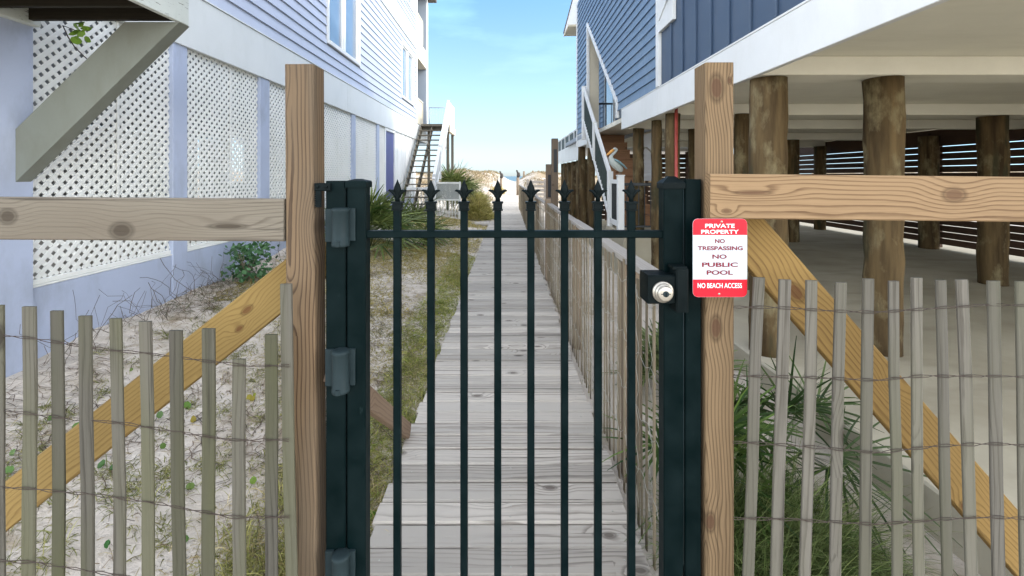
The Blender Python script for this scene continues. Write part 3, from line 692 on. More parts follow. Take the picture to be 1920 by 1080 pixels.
for (y0, y1, z0, z1) in WIN:
    m = MB(); t_ = .085
    m.box(XW - .1, XW + .05, y0 - t_, y0, z0 - t_, z1 + t_, .004, ax=2); m.box(XW - .1, XW + .05, y1, y1 + t_, z0 - t_, z1 + t_, .004, ax=2)
    m.box(XW - .1, XW + .048, y0, y1, z1, z1 + t_, .004); m.box(XW - .1, XW + .065, y0, y1, z0 - t_, z0, .004)
    ym = (y0 + y1) / 2; m.box(XW - .1, XW + .026, ym - .06, ym + .06, z0, z1, .004, ax=2)
    wn = m.build('window', M['white'], lh)
    m = MB(); g_ = []
    for q0, q1 in ((y0, ym - .06), (ym + .06, y1)):
        for c in ((q0, q0 + .05, z0, z1), (q1 - .05, q1, z0, z1), (q0 + .05, q1 - .05, z0, z0 + .05), (q0 + .05, q1 - .05, z1 - .05, z1)): m.box(XW - .07, XW - .005, *c, .003)
        g_.append((q0 + .05, q1 - .05))
    m.build('sash', M['white'], wn)
    for q0, q1 in g_:
        m = MB(); m.box(XW - .06, XW - .035, q0, q1, z0 + .05, z1 - .05, .001, ax=2); m.build('pane', M['glass'], wn)
# body of the house behind the cladding, porch end, roof
m = MB(); m.box(XW - 9, XW - .101, 2.3, 18.45, ZL1 + .05, 9.95, .01, ax=1); m.build('inner_wall', M['greywall'], lh)
m = MB(); m.box(XW - 9.2, XW - 9, 11.2, 18.4, -.4, ZL1 + .04, .01); m.build('rear_wall', M['band'], lh); m = MB(); m.box(XW - 9, XW - .11, 2.3, 2.5, -.4, ZL1 + .04, .01); m.build('end_wall', M['band'], lh); m = MB(); m.box(XW - 7.14, XW - .11, 18.45, 18.6, -.4, ZL1 + .04, .01); m.box(XW - 9, XW - 7.8, 18.45, 18.6, -.4, ZL1 + .04, .01); m.box(XW - 7.79, XW - 7.15, 18.46, 18.59, -.4, 1.44, .01); m.build('end_wall', M['band'], lh)
m = MB(); m.box(XW - 9, XW - .02, 20.95, 21.1, ZL1, 10, .01); m.build('porch_wall', M['greywall'], lh)
m = MB(); m.box(XW - .1, XW + .03, 20.98, 21.18, ZL1, 10, .005, ax=2); m.build('porch_post', M['white'], lh)
m = MB(); m.box(XW - 3, XW + .02, 18.63, 20.94, ZB1 - .4, ZB1, .005, ax=1); m.box(XW - .03, XW + .03, 18.63, 20.94, ZL1 + .02, ZB1 - .42, .004, ax=1); m.build('porch_floor', M['band'], lh)
m = MB(); m.box(XW - 3, XW + .02, 18.63, 20.94, ZB2 - .25, ZB3 - .05, .005, ax=1); m.build('balcony_floor', M['cream'], lh)
for z in (ZB1 + .05, ZB3):
    m = MB(); m.box(XW - .05, XW - .01, 18.66, 19.9, z, z + 1.02, .004, ax=1); m.box(XW - .07, XW + .02, 18.63, 20.0, z + 1.021, z + 1.08, .004, ax=1); m.box(XW - .06, XW + .02, 19.92, 20.0, z, z + 1.02, .004, ax=2)
    m.build('porch_rail', M['cream'], lh)
m = MB(); m.box(XW - .9, XW - .5, 20.90, 20.94, ZB1 + .1, ZB1 + 2.2, .004, ax=2); m.build('porch_window', M['glass'], lh)
m = MB(); m.box(XW - 9.3, XW + .4, 2.0, 21.5, 10.02, 10.2, .02, ax=1); m.build('roof', M['roof'], lh)
# landing with its big bracket
ld = MB(); PX = -2.485; ZP = E + 1.17
ld.box(PX - .04, PX, 1.2, 3.47, ZP, ZP + .30, .004, ax=1, rv=.5); pass
land = ld.build('landing', M['flaky'], lh)
m = MB()
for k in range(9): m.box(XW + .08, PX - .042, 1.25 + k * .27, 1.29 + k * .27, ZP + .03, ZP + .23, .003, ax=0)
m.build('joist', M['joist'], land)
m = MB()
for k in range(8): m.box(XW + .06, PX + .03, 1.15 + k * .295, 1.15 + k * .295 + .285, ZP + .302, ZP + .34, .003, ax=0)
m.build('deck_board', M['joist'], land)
m = MB(); m.box(XW + .036, XW + .13, 2.3, 3.5, ZP + .0, ZP + .2, .004, ax=1); m.build('ledger', M['flaky'], land)
m = MB(); yb = 3.37
m.prism([(-3.735, yb, E + .345), (-2.90, yb, ZP - .003), (PX - .0, yb, ZP - .003), (-3.735, yb, E - .055)], (0, .11, 0)); m.build('bracket', M['braceg'], land)
# outside stair at the far end
st = thing('outdoor_stair', (-3.2, 16, 0), 'weathered open-riser outdoor stair climbing to the porch at the far end of the lavender house', 'stair')
sy0, sz0, sy1, sz1 = 14.6, .12, 19.1, E + 2.22
SX0, SX1 = -3.66, -2.66
ns = 17
for sx in (SX0, (SX0 + SX1) / 2 - .05, SX1):
    m = MB(); m.beam((sx, sy0, sz0 - .12), (sx, sy1, sz1 - .14), .26, .045, (0, -.6, .8), .004); m.build('stringer', M['oldstair'], st)
for k in range(ns):
    q = (k + .6) / ns; y = sy0 + (sy1 - sy0) * q; z = sz0 + (sz1 - sz0) * q
    m = MB(); m.box(SX0 - .02, SX1 + .03, y - .13, y + .13, z - .02, z + .02, .004, ax=0); m.build('tread', M['oldstair'], st)
m = MB(); m.box(SX0 - .05, SX1 + .12, 19.1, 20.9, sz1 - .03, sz1 + .02, .004, ax=1); m.box(SX0, SX1 + .1, 19.1, 19.14, sz1 - .25, sz1 - .035, .004, ax=0); m.build('landing', M['oldstair'], st)
hr = MB(); xr = SX1 + .12
yA, yB = 15.3, 19.0
zl = lambda y: sz0 + (sz1 - sz0) * (y - sy0) / (sy1 - sy0)
k = 0
while yA + .1 + k * .13 < yB: y = yA + .1 + k * .13; hr.box(xr, xr + .025, y - .022, y + .022, zl(y) + .02, zl(y) + .9, .003, ax=2); k += 1
hr.beam((xr + .0125, yA, zl(yA) + .03), (xr + .0125, yB, zl(yB) + .03), .09, .05, (0, -.6, .8), .004); hr.build('side_panel', M['band'], st)
m = MB()
for y in (15.3, 16.6, 18.0, 19.05): m.box(xr - .03, xr + .07, y - .05, y + .05, zl(y) - .25, zl(y) + 1.02, .004, ax=2)
m.beam((xr + .02, 15.2, zl(15.2) + .93), (xr + .02, 19.1, zl(19.1) + 1.02), .1, .04, (1, 0, 0), .004); m.build('handrail', M['white'], st)
m = MB(); m.box(xr - .02, xr + .06, 19.15, 20.9, sz1 + .0, sz1 + .98, .004, ax=1); m.box(xr - .06, xr + .1, 19.0, 21.0, sz1 - .32, sz1 - .04, .004, ax=1); m.build('landing_rail', M['cream'], st)
m = MB(); m.tube([(SX0, 20.85, sz1 + .98), (xr, 20.85, sz1 + .98)], .018, 8); m.tube([(SX0 + .02, 20.85, sz1), (SX0 + .02, 20.85, sz1 + .98)], .018, 8)
for k in range(8): m.tube([(SX0 + .12 + k * .105, 20.85, sz1), (SX0 + .12 + k * .105, 20.85, sz1 + .96)], .004, 5)
m.build('thin_railing', M['wire_light'], st)
for x, y in ((xr - .02, 19.2), (xr - .02, 20.8), (SX0, 20.8)):
    m = MB(); m.box(x - .06, x + .06, y - .06, y + .06, -.2, sz1 - .04, .005, ax=2); m.build('support_post', M['oldstair'], st)
# white mesh and picket gates at the foot of the stair
gw = thing('low_gate', (-2.2, 15.9, 0), 'low pale gate with mesh top and thin bars below the open stair', 'gate')
q0, q1 = P(808, 376, 15.9).x, P(864, 376, 15.9).x
m = MB(); m.box(q0, q1, 15.88, 15.92, 1.38, 1.44, .004); m.box(q0, q1, 15.88, 15.92, .78, .83, .004); m.box(q0, q1, 15.88, 15.92, .06, .10, .004)
for x in (q0 + .03, q1 - .03): m.box(x - .03, x + .03, 15.87, 15.93, 0, 1.46, .004, ax=2)
m.build('frame', M['lattice'], gw)
m = MB(); W_ = q1 - q0
for sgn in (1, -1):
    k = -.6
    while k < W_ + .6:
        lo, hi = (max(0, -k), min(.55, W_ - k)) if sgn > 0 else (max(0, k - W_), min(.55, k))
        if hi - lo > .03: m.beam((q0 + k + sgn * lo, 15.9 + .006 * sgn, .83 + lo), (q0 + k + sgn * hi, 15.9 + .006 * sgn, .83 + hi), .03, .006, (1, 0, -sgn), .001)
        k += .062
m.build('mesh_panel', M['meshgrey'], gw)
m = MB(); x = q0 + .1
while x < q1 - .05: m.box(x - .012, x + .012, 15.89, 15.91, .1, .78, .002, ax=2); x += .11
m.build('bar', M['lattice'], gw)
gw = thing('low_gate', (-3.2, 15.9, .1), 'low white barred railing panel beside the palmetto under the open stair', 'railing')
q0, q1 = P(763, 376, 15.9).x, P(803, 376, 15.9).x
m = MB(); m.box(q0, q1, 15.88, 15.92, 1.17, 1.25, .004); m.box(q0, q1, 15.88, 15.92, .12, .18, .004); m.box(q0, q1, 15.88, 15.92, .62, .66, .004)
for x in (q0 + .03, q1 - .06): m.box(x - .04, x + .04, 15.87, 15.93, 0, 1.27, .004, ax=2)
m.build('frame', M['white'], gw)
m = MB(); x = q0 + .12
while x < q1 - .1: m.box(x - .014, x + .014, 15.89, 15.91, .18, 1.17, .002, ax=2); x += .13
m.build('bar', M['white'], gw)

# ------------------------------------------------------------------ blue house (right)
rh = thing('beach_house', (b_ + 4, 4, .12), 'blue clapboard house raised on thick log pilings on the right', 'house')
ZC, ZT = E + .852, E + 1.237
m = MB(); m.box(b_, b_ + .05, 0.3, 6.23, ZC, ZT - .02, .004, ax=1); m.box(b_, b_ + .05, 6.235, 8.18, ZC, ZT - .02, .004, ax=1); m.box(b_ - .004, b_ + .05, 0.3, 8.2, ZT - .019, ZT, .003, ax=1)
m.box(b_ + .01, b_ + .05, 11.6, 13.4, ZC, ZT - .02, .004, ax=1); m.build('skirt_band', M['white'], rh)
# board and batten wall
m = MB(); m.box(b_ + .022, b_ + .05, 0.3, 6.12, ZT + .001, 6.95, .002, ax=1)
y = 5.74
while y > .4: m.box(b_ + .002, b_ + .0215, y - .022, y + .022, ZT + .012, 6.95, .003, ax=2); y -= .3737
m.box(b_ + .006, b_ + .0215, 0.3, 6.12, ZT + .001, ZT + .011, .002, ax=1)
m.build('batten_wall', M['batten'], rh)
# clapboards with the sloping stair opening cut out
m = MB(); z = ZT + .001; ex = .152
def diag(z): return 8.54 + (z - 3.07) * (11.6 - 8.54) / (5.55 - 3.07)
def clap2(m, X, y0b, y0t, y1b, y1t, z, ex, th=.026):
    m.add([(X, y0b, z), (X - th, y0b, z), (X - .003, y0t, z + ex + .008), (X, y0t, z + ex + .008), (X, y1b, z), (X - th, y1b, z), (X - .003, y1t, z + ex + .008), (X, y1t, z + ex + .008)],
          [(0, 1, 2, 3), (7, 6, 5, 4), (0, 4, 5, 1), (1, 5, 6, 2), (2, 6, 7, 3), (3, 7, 4, 0)])
while z < 6.85:
    y1 = 13.32
    if z + ex < 3.07: clap2(m, b_ + .02, 6.25, 6.25, 8.5, 8.5, z, ex)
    elif z < 5.5: clap2(m, b_ + .02, 6.25, 6.25, max(8.5, diag(z) - .03), max(8.5, diag(z + ex) - .03), z, ex)
    if z < 5.5: clap2(m, b_ + .02, 11.62, 11.62, y1, y1, z, ex)
    else: clap2(m, b_ + .02, 6.25, 6.25, y1, y1, z, ex)
    z += ex
m.build('siding', M['blue'], rh)
m = MB(); m.box(b_ - .018, b_ + .05, 6.125, 6.245, ZT + .002, 6.95, .004, ax=2); m.box(b_ - .018, b_ + .05, 13.325, 13.42, ZC, 6.95, .004, ax=2); m.build('corner_trim', M['white'], rh)
m = MB(); tr = .07
m.prism([(b_ - .020, 8.46, 2.77), (b_ - .020, 8.54, 2.77), (b_ - .020, 8.54, 3.07), (b_ - .020, 8.46, 3.10)], (.05, 0, 0))
m.prism([(b_ - .020, 8.545, 3.06), (b_ - .020, 11.6, 5.53), (b_ - .020, 11.6, 5.66), (b_ - .020, 8.47, 3.11)], (.05, 0, 0))
m.box(b_ - .022, b_ + .05, 11.605, 11.68, 2.4, 5.66, .004, ax=2); m.build('opening_trim', M['white'], rh)
m = MB(); m.box(b_ + .055, b_ + .30, 11.64, 11.72, 2.4, 5.8, .004, ax=2); m.build('opening_jamb', M['cream'], rh)
m = MB(); z = 2.85
while z < 6: clap2(m, 2.92, 11.8, 11.8, 16, 16, z, ex); z += ex
m.build('recess_siding', M['blue'], rh)
m = MB()
for y in (12.0, 13.05, 14.6): m.box(2.86, 2.93, y - .06, y + .06, 2.85, 5.2, .004, ax=2)
m.build('recess_trim', M['white'], rh)
m = MB(); m.box(2.88, 2.91, 12.07, 12.98, 2.9, 5.1, .002, ax=2); m.build('recess_window', M['glass'], rh)
m = MB(); m.box(2.93, 3.0, 8.2, 11.8, 2.6, 6, .01, ax=1); m.box(2.1, 3.2, 11.66, 16, 2.72, 2.84, .004, ax=1); m.build('recess_floor', M['greywall'], rh)
# white board for the wall lantern
m = MB(); m.box(b_ - .024, b_ + .02, 5.58, 6.12, E + 1.97, 5.2, .004, ax=2); lb = m.build('lamp_board', M['white'], rh)
m = MB(); m.beam((b_ - .03, 6.08, E + 2.12), (b_ - .03, 5.74, E + 2.30), .018, .01, (0, .5, .8), .002); m.box(b_ - .034, b_ - .0245, 5.73, 5.748, E + 2.30, E + 2.48, .002, ax=2); m.build('moulding', M['band'], lb)
m = MB(); m.lathe([(.02, 0), (.05, .02), (.055, .05), (.05, .19), (.03, .22), (.01, .26)], (b_ - .09, 5.68, E + 2.26), n=12); m.box(b_ - .06, b_ - .0245, 5.665, 5.695, E + 2.40, E + 2.43, .003, ax=0); m.build('wall_lantern', M['latch'], lb)
# upper mass, roof, far eave
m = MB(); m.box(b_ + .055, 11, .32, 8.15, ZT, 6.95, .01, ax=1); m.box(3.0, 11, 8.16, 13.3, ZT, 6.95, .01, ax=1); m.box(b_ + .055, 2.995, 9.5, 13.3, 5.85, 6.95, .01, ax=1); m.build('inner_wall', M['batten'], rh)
m = MB()
m.prism([(b_ + .01, 11.9, 6.96), (b_ + .01, 10.9, 7.37), (b_ + .01, 5.0, 9.8), (b_ + .01, .32, 7.8), (b_ + .01, .32, 6.96)], (9, 0, 0)); m.build('gable', M['blue'], rh)
m = MB(); m.prism([(b_ - .25, 13.44, E + 4.52), (b_ + 6, 13.44, E + 4.52), (b_ + 6, 14.0, E + 4.40), (b_ - .32, 14.0, E + 4.40)], (0, 0, .06)); m.build('eave_soffit', M['beige'], rh)
m = MB(); m.prism([(b_ - .33, 14.05, E + 4.40), (b_ - .28, 14.05, E + 4.62), (b_ - .04, 13.43, E + 5.6), (b_ - .02, 13.43, E + 4.6)], (.03, 0, 0)); m.prism([(b_ - .33, 14.02, E + 4.47), (b_ - .05, 13.44, E + 5.62), (b_ + 6, 13.44, E + 5.62), (b_ + 6, 14.02, E + 4.47)], (0, .02, .07), mi=1); m.build('eave_roof', [M['white'], M['roof']], rh)
# soffit and beams
m = MB(); m.box(b_ + .055, 11, 0.3, 13.35, ZC + .16, ZC + .25, .004, ax=1); m.build('soffit', M['ceil'], rh)
for (y0, y1, zz) in ((.31, .5, ZC), (3.74, 4.06, ZC), (6.2, 6.5, ZC), (8.0, 8.17, ZC), (10.4, 10.7, ZC), (13.0, 13.34, ZC)):
    m = MB(); m.box(b_ + .056 if y1 < 8.18 else 3.2, 11, y0, y1, zz, ZC + .158, .006, ax=0); m.build('beam', M['ceil'], rh)
def piling(x, y, r0, r1, z1=None):
    m = MB(); z1 = z1 or ZC - .002; n = 14; pts = [(x + random.uniform(-.006, .006), y + random.uniform(-.006, .006), .05 + (z1 - .05) * k / n) for k in range(n + 1)]
    m.tube(pts, [r0 + (r1 - r0) * k / n + random.uniform(-.004, .004) for k in range(n + 1)], 22, lump=.006); m.build('piling', M['piling'], rh)
for q in ((2.285, 3.90, .146, .148), (3.30, 3.90, .134, .146), (6.93, 6.35, .155, .165), (2.27, 6.1, .10, .095), (2.30, 6.85, .08, .078), (2.36, 8.0, .10, .095), (3.42, 8.1, .12, .115), (3.22, 6.1, .10, .10), (3.55, 6.35, .10, .10), (6.7, 10.5, .17, .165), (9.0, 9.5, .17, .17), (9.1, 6.3, .17, .17), (6.9, 3.9, .2, .2), (2.2, 13.1, .12, .11), (2.25, 11.9, .10, .10), (6.0, 13.1, .15, .15), (9.0, 12.8, .15, .15)): piling(*q)
# slatted screens behind the parking area
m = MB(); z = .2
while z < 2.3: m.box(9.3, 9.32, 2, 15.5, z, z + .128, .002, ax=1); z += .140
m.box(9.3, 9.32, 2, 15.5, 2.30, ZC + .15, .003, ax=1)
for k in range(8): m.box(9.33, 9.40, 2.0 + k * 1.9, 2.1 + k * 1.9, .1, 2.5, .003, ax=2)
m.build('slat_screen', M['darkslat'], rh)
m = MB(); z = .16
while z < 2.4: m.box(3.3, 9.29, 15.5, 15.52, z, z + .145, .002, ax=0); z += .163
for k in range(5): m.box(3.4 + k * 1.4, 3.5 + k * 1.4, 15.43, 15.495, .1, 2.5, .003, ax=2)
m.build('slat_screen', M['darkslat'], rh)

m = MB(); m.tube([(P(1268, 300, 6.0).x, 6.0, .12), (P(1268, 300, 6.0).x, 6.0, ZC + .15)], .022, 12); m.tube([(P(1268, 300, 6.0).x, 6.0, 1.2), (P(1268, 300, 6.0).x, 6.0, 1.25)], .028, 12)
tag(m.build('drain_pipe', M['pipe_red'], loc=(P(1268, 300, 6.0).x, 6.0, .12)), 'rusty red vertical pipe standing between the mossy pilings', 'pipe')
# concrete plinth and entry stair
m = MB(); m.box(1.93, 3.4, 7.35, 8.7, -.15, .70, .02, ax=0); tag(m.build('stair_plinth', M['slab'], loc=(2.6, 8, -.15)), 'grey concrete plinth under the white baluster gate', 'plinth')
es = thing('entry_stair', (2.35, 9.5, .12), 'brown wooden entry stair with white handrails rising into the blue house', 'stair')
n = 11; y0, z0, y1, z1 = 8.62, .70, 11.3, 2.85
for k in range(n):
    ya = y0 + (y1 - y0) * k / n; za = z0 + (z1 - z0) * k / n; zb = z0 + (z1 - z0) * (k + 1) / n
    m = MB(); m.box(2.02, 2.85, ya, ya + .022, za + .001, zb - .032, .002, ax=0); m.build('riser', M['riser'], es)
    m = MB(); m.box(2.02, 2.85, ya - .025, ya + (y1 - y0) / n + .0, zb - .03, zb, .004, ax=0); m.build('tread', M['riser'], es)
xr = 1.98
m = MB(); m.beam((xr, 8.60, E + .06), (xr, 11.5, E + 2.26), .115, .05, (0, -.6, .8), .004); m.build('handrail', M['white'], es)
m = MB(); m.beam((xr, 8.60, E - .76), (xr, 11.5, E + 1.44), .10, .05, (0, -.6, .8), .004); m.build('bottom_rail', M['white'], es)
m = MB()
for k in range(26):
    y = 8.66 + k * .108; zz = E + .06 + (y - 8.6) * .7586; m.box(xr - .012, xr + .012, y - .016, y + .016, zz - .76, zz - .07, .002, ax=2)
m.build('baluster', M['infill'], es)
for y, zb in ((10.05, E + .36), (8.56, .70), (11.5, 2.6)):
    m = MB(); zt = E + .06 + (y - 8.6) * .7586 + .06; m.box(xr - .05, xr + .05, y - .05, y + .05, zb, zt, .004, ax=2); m.build('newel', M['white'], es)
m = MB()
m.box(2.40, 3.05, 12.58, 12.62, E + 2.02, E + 2.07, .003)
for k in range(7): m.box(2.44 + k * .09, 2.455 + k * .09, 12.59, 12.61, 2.84, E + 2.02, .002, ax=2)
m.box(2.96, 3.05, 12.55, 12.64, 2.84, E + 2.12, .003, ax=2); m.build('landing_railing', M['blackrail'], es)
bgx = 1.98
wg = thing('baluster_gate', (bgx, 8.15, .70), 'small white framed gate with dark balusters at the foot of the brown stair', 'gate')
m = MB(); m.box(bgx - .02, bgx + .02, 7.86, 8.50, E - .14, E - .065, .003, ax=1); m.box(bgx - .02, bgx + .02, 7.86, 8.50, E - .90, E - .80, .003, ax=1); m.box(bgx - .022, bgx + .022, 8.42, 8.50, E - .80, E - .14, .003, ax=2); m.box(bgx - .022, bgx + .022, 7.86, 7.94, E - .80, E - .14, .003, ax=2); m.build('frame', M['white'], wg)
for k in range(6): m = MB(); m.box(bgx - .01, bgx + .01, 7.99 + k * .075, 8.01 + k * .075, E - .80, E - .14, .002, ax=2); m.build('baluster', M['blackrail'], wg)
m = MB(); m.box(bgx - .05, bgx + .06, 7.74, 7.85, .68, E - .0, .004, ax=2); m.box(bgx - .06, bgx + .07, 7.73, 7.86, E + .0, E + .02, .003, ax=0); m.build('gate_post', M['white'], wg)
br = thing('balustrade', (2.4, 7.8, .7), 'short black metal balustrade beside the white gate below the pilings', 'railing')
m = MB(); m.box(bgx + .065, 2.62, 7.78, 7.82, E - .17, E - .12, .003, ax=0); m.box(bgx + .065, 2.62, 7.78, 7.82, .76, .79, .003, ax=0); m.build('rail', M['blackrail'], br)
for k in range(6): m = MB(); m.box(2.09 + k * .105, 2.103 + k * .105, 7.79, 7.81, .79, E - .17, .002, ax=2); m.build('baluster', M['blackrail'], br)
# white shutter board and curled pipe
m = MB(); m.box(2.92, 2.96, 8.9, 9.5, E - .1, E + .88, .004, ax=2)
for k in range(9): m.box(2.905, 2.919, 8.94, 9.46, E - .02 + k * .095, E + .03 + k * .095, .002, ax=1)
tag(m.build('white_shutter', M['white'], loc=(2.94, 9.2, E - .1)), 'white louvred shutter leaning in shade behind the curled grey pipe', 'shutter')
m = MB(); q = [P(x, y, 8.4) for x, y in ((1206, 345), (1205, 320), (1204, 300), (1204.5, 285), (1208, 277), (1213, 277), (1219, 283), (1226, 292))]; m.tube(q, .014, 10)
tag(m.build('curled_pipe', M['wire_light'], loc=tuple(q[0])), 'thin grey pipe curled over like a cane beside the white shutter', 'pipe')

# pelican figure standing on the gate post
pe = thing('pelican_statue', (bgx, 7.8, E + .02), 'painted pelican figure with orange bill and blue-grey wing on the white gate post', 'statue')
def skin(name, pts, edges, rad, mat, par, sub=2):
    me = bpy.data.meshes.new(name); b = LOC[par.name]; me.from_pydata([(p[0] - b[0], p[1] - b[1], p[2] - b[2]) for p in pts], edges, []); me.update()
    o = bpy.data.objects.new(name, me); COL.objects.link(o); o.parent = par; LOC[o.name] = b
    md = o.modifiers.new('skin', 'SKIN')
    for v, r in zip(me.skin_vertices[0].data, rad): v.radius = (r, r) if not hasattr(r, '__len__') else r
    me.skin_vertices[0].data[0].use_root = True
    s_ = o.modifiers.new('sub', 'SUBSURF'); s_.levels = sub; s_.render_levels = sub; me.materials.append(mat); return o
def pp(px, py): q = P(px, py, 7.8); return (q.x, q.y, q.z)
PW = paint('pelican_white', (.42, .44, .41), .5, .08, dirt=(.2, .36, .34), dsc=(20, 20, 20), damt=.5); PO = paint('pelican_orange', (.62, .30, .07), .45, .1); PB = paint('pelican_wing', (.20, .33, .36), .5, .2, dirt=(.07, .11, .12), dsc=(25, 25, 9), damt=.8)
skin('body', [pp(1168, 322), pp(1160, 314), pp(1150, 305), pp(1144, 296), pp(1148, 290), pp(1154, 285), pp(1157, 280.5), pp(1153.5, 278.5), pp(1149, 280)], [(i, i + 1) for i in range(8)], [.035, .075, .085, .05, .028, .024, .024, .03, .026], PW, pe)
skin('bill', [pp(1151, 280), pp(1146, 284), pp(1141, 288.5), pp(1136.5, 291.5)], [(0, 1), (1, 2), (2, 3)], [.022, .03, .022, .007], PO, pe)
skin('wing', [tuple(np.array(pp(1150, 300)) + [0, -.06, .01]), tuple(np.array(pp(1158, 304)) + [0, -.075, .01]), tuple(np.array(pp(1167, 310)) + [0, -.06, 0]), tuple(np.array(pp(1175, 317)) + [0, -.03, 0])], [(0, 1), (1, 2), (2, 3)], [(.03, .02), (.06, .02), (.05, .02), (.015, .012)], PB, pe)
for dx in (0, .03):
    m = MB(); a = Vector(pp(1163, 319)); m.tube([a + V(dx, 0, 0), a + V(dx - .02, 0, -.06), V(bgx + dx - .01, 7.8, E + .022)], [.012, .008, .009], 8); m.build('leg', M['brownpost'], pe)

# raised deck beyond the blue house
rd = thing('raised_deck', (2.6, 16, 0), 'white raised deck with dark railing panels beyond the blue house', 'deck')
dx0 = 2.2; zb, zt, zr = E + .53, E + .95, E + 1.52
m = MB(); m.box(dx0, dx0 + .06, 13.5, 16.3, zb, zt, .004, ax=1); m.box(dx0, dx0 + .06, 16.305, 19.3, zb, zt, .004, ax=1); m.box(dx0 + .06, 7, 13.5, 19.3, zt - .1, zt, .004, ax=1); m.build('fascia', M['white'], rd)
m = MB(); m.box(dx0, dx0 + .06, 13.5, 19.3, zr - .06, zr, .004, ax=1); m.box(dx0, dx0 + .06, 13.5, 19.3, zt + .001, zt + .1, .004, ax=1)
for k in range(6): y = 13.5 + k * 1.15; m.box(dx0 - .002, dx0 + .06, y, y + .12, zt + .1, zr - .06, .004, ax=2)
m.build('railing_frame', M['white'], rd)
for k in range(5): y = 13.62 + k * 1.15; m = MB(); m.box(dx0 + .02, dx0 + .04, y + .002, y + 1.028, zt + .1, zr - .06, .002, ax=1); m.build('dark_panel', M['infill'], rd)
for y in (14.0, 15.0, 16.1, 17.3, 18.4, 19.2):
    m = MB(); m.tube([(dx0 + .25, y, -.1), (dx0 + .25, y, 1), (dx0 + .25, y, zb)], [.14, .13, .13], 14, lump=.01); m.build('piling', M['piling'], rd)
for i, (px, wd, ty, Y_, lab) in enumerate(((1040, 12, 260, 13.2, 'tall square brown timber post in front of the raised deck'), (1029, 11, 308, 13.6, 'shorter square timber post with dark slot just left of the tall brown post'))):
    w_ = wd / F * Y_; q = P(px, ty, Y_); tp = thing('timber_post', (q.x, Y_, -.1), lab, 'post')
    m = MB(); m.box(q.x - w_ / 2, q.x + w_ / 2, Y_ - w_ / 2, Y_ + w_ / 2, -.1, q.z, .006, ax=2); m.build('shaft', M['brownpost'], tp)
    m = MB(); m.box(q.x - w_ * .2, q.x + w_ * .3, Y_ - w_ / 2 - .01, Y_ - w_ / 2 - .001, q.z - 1.0, q.z - .32, .004, ax=2); m.build('latch_plate', M['blackrail'], tp)
m = MB(); 
for k in range(5): m.box(.95, 1.9, 21.8, 21.84, .5 + k * .2, .62 + k * .2, .004, ax=0)
for x in (1.0, 1.85): m.box(x - .05, x + .05, 21.85, 21.93, -.1, 1.5, .004, ax=2)
tag(m.build('board_fence', M['toprail'], loc=(1.4, 21.8, -.1)), 'short run of pale horizontal boards between the slat fence and the deck posts', 'board fence')

# ------------------------------------------------------------------ beach posts
def bird_post(px, ty, by, Y_, lab):
    q = P(px, by, Y_); t_ = thing('carved_post', (q.x, Y_, gz(q.x, Y_)), lab, 'post', 'carved posts at the beach path'); zt = P(px, ty, Y_).z; zb = gz(q.x, Y_) - .1; h = zt - zb
    m = MB(); m.tube([(q.x, Y_, zb), (q.x, Y_, zt - .55)], .11, 10); m.build('shaft', M['brownpost'], t_)
    m = MB(); m.tube([(q.x, Y_, zt - .56), (q.x + .05, Y_, zt - .4), (q.x + .04, Y_, zt - .25), (q.x - .04, Y_, zt - .14), (q.x - .06, Y_, zt - .06), (q.x - .12, Y_, zt)], [.09, .14, .12, .06, .07, .03], 10); m.build('carving', M['carve'], t_)
bird_post(939.5, 321, 345, 34, 'post with dark carved top left of the sandy beach path')
bird_post(971, 319, 345, 33, 'post with carved top right of the sandy beach path, at the fence end')
for i, (px, ty) in enumerate(((982, 321), (999, 320), (1009.5, 320), (992, 327))):
    Y_ = 46; q = P(px, ty, Y_); m = MB(); zb = gz(q.x, Y_) - .1; m.tube([(q.x, Y_, zb), (q.x + .02, Y_, q.z)], .10, 9)
    tag(m.build('dune_post', M['brownpost'], loc=(q.x, Y_, zb)), ['slim weathered post on the dune nearest the carved post', 'third thin weathered post along the dune, before the last', 'last dark post along the dune, beside the shorter timber post', 'shortest weathered post half sunk in the dune'][i], 'post', 'weathered posts on the right dune')

# ------------------------------------------------------------------ plants
def frond_fan(nb, c, d, L, nl=15, spread=105, droop=.25, ca=(.035, .075, .018), cb=(.09, .15, .045), wl=.028):
    d = Vector(d).normalized(); a = Vector((0, 0, 1)); s_ = d.cross(a)
    if s_.length < .1: s_ = Vector((1, 0, 0))
    s_.normalize(); roll = random.uniform(-.9, .9); up = s_.cross(d).normalized(); s_ = s_ * math.cos(roll) + up * math.sin(roll); nrm = s_.cross(d).normalized()
    an = np.linspace(-R(spread), R(spread), nl) + RNG.uniform(-.05, .05, nl)
    dirs = np.array([tuple(d * math.cos(q) + s_ * math.sin(q) + nrm * random.uniform(-.12, .12)) for q in an])
    sides = np.array([tuple(-d * math.sin(q) + s_ * math.cos(q)) for q in an])
    ln = L * (.72 + .28 * np.cos(an * .8)) * RNG.uniform(.88, 1.05, nl)
    nb.blades(np.repeat(np.array([tuple(c)]), nl, 0), dirs, ln, wl, droop * RNG.uniform(.4, 1.5, nl), cols(nl, ca, cb, .3), 4, sides)
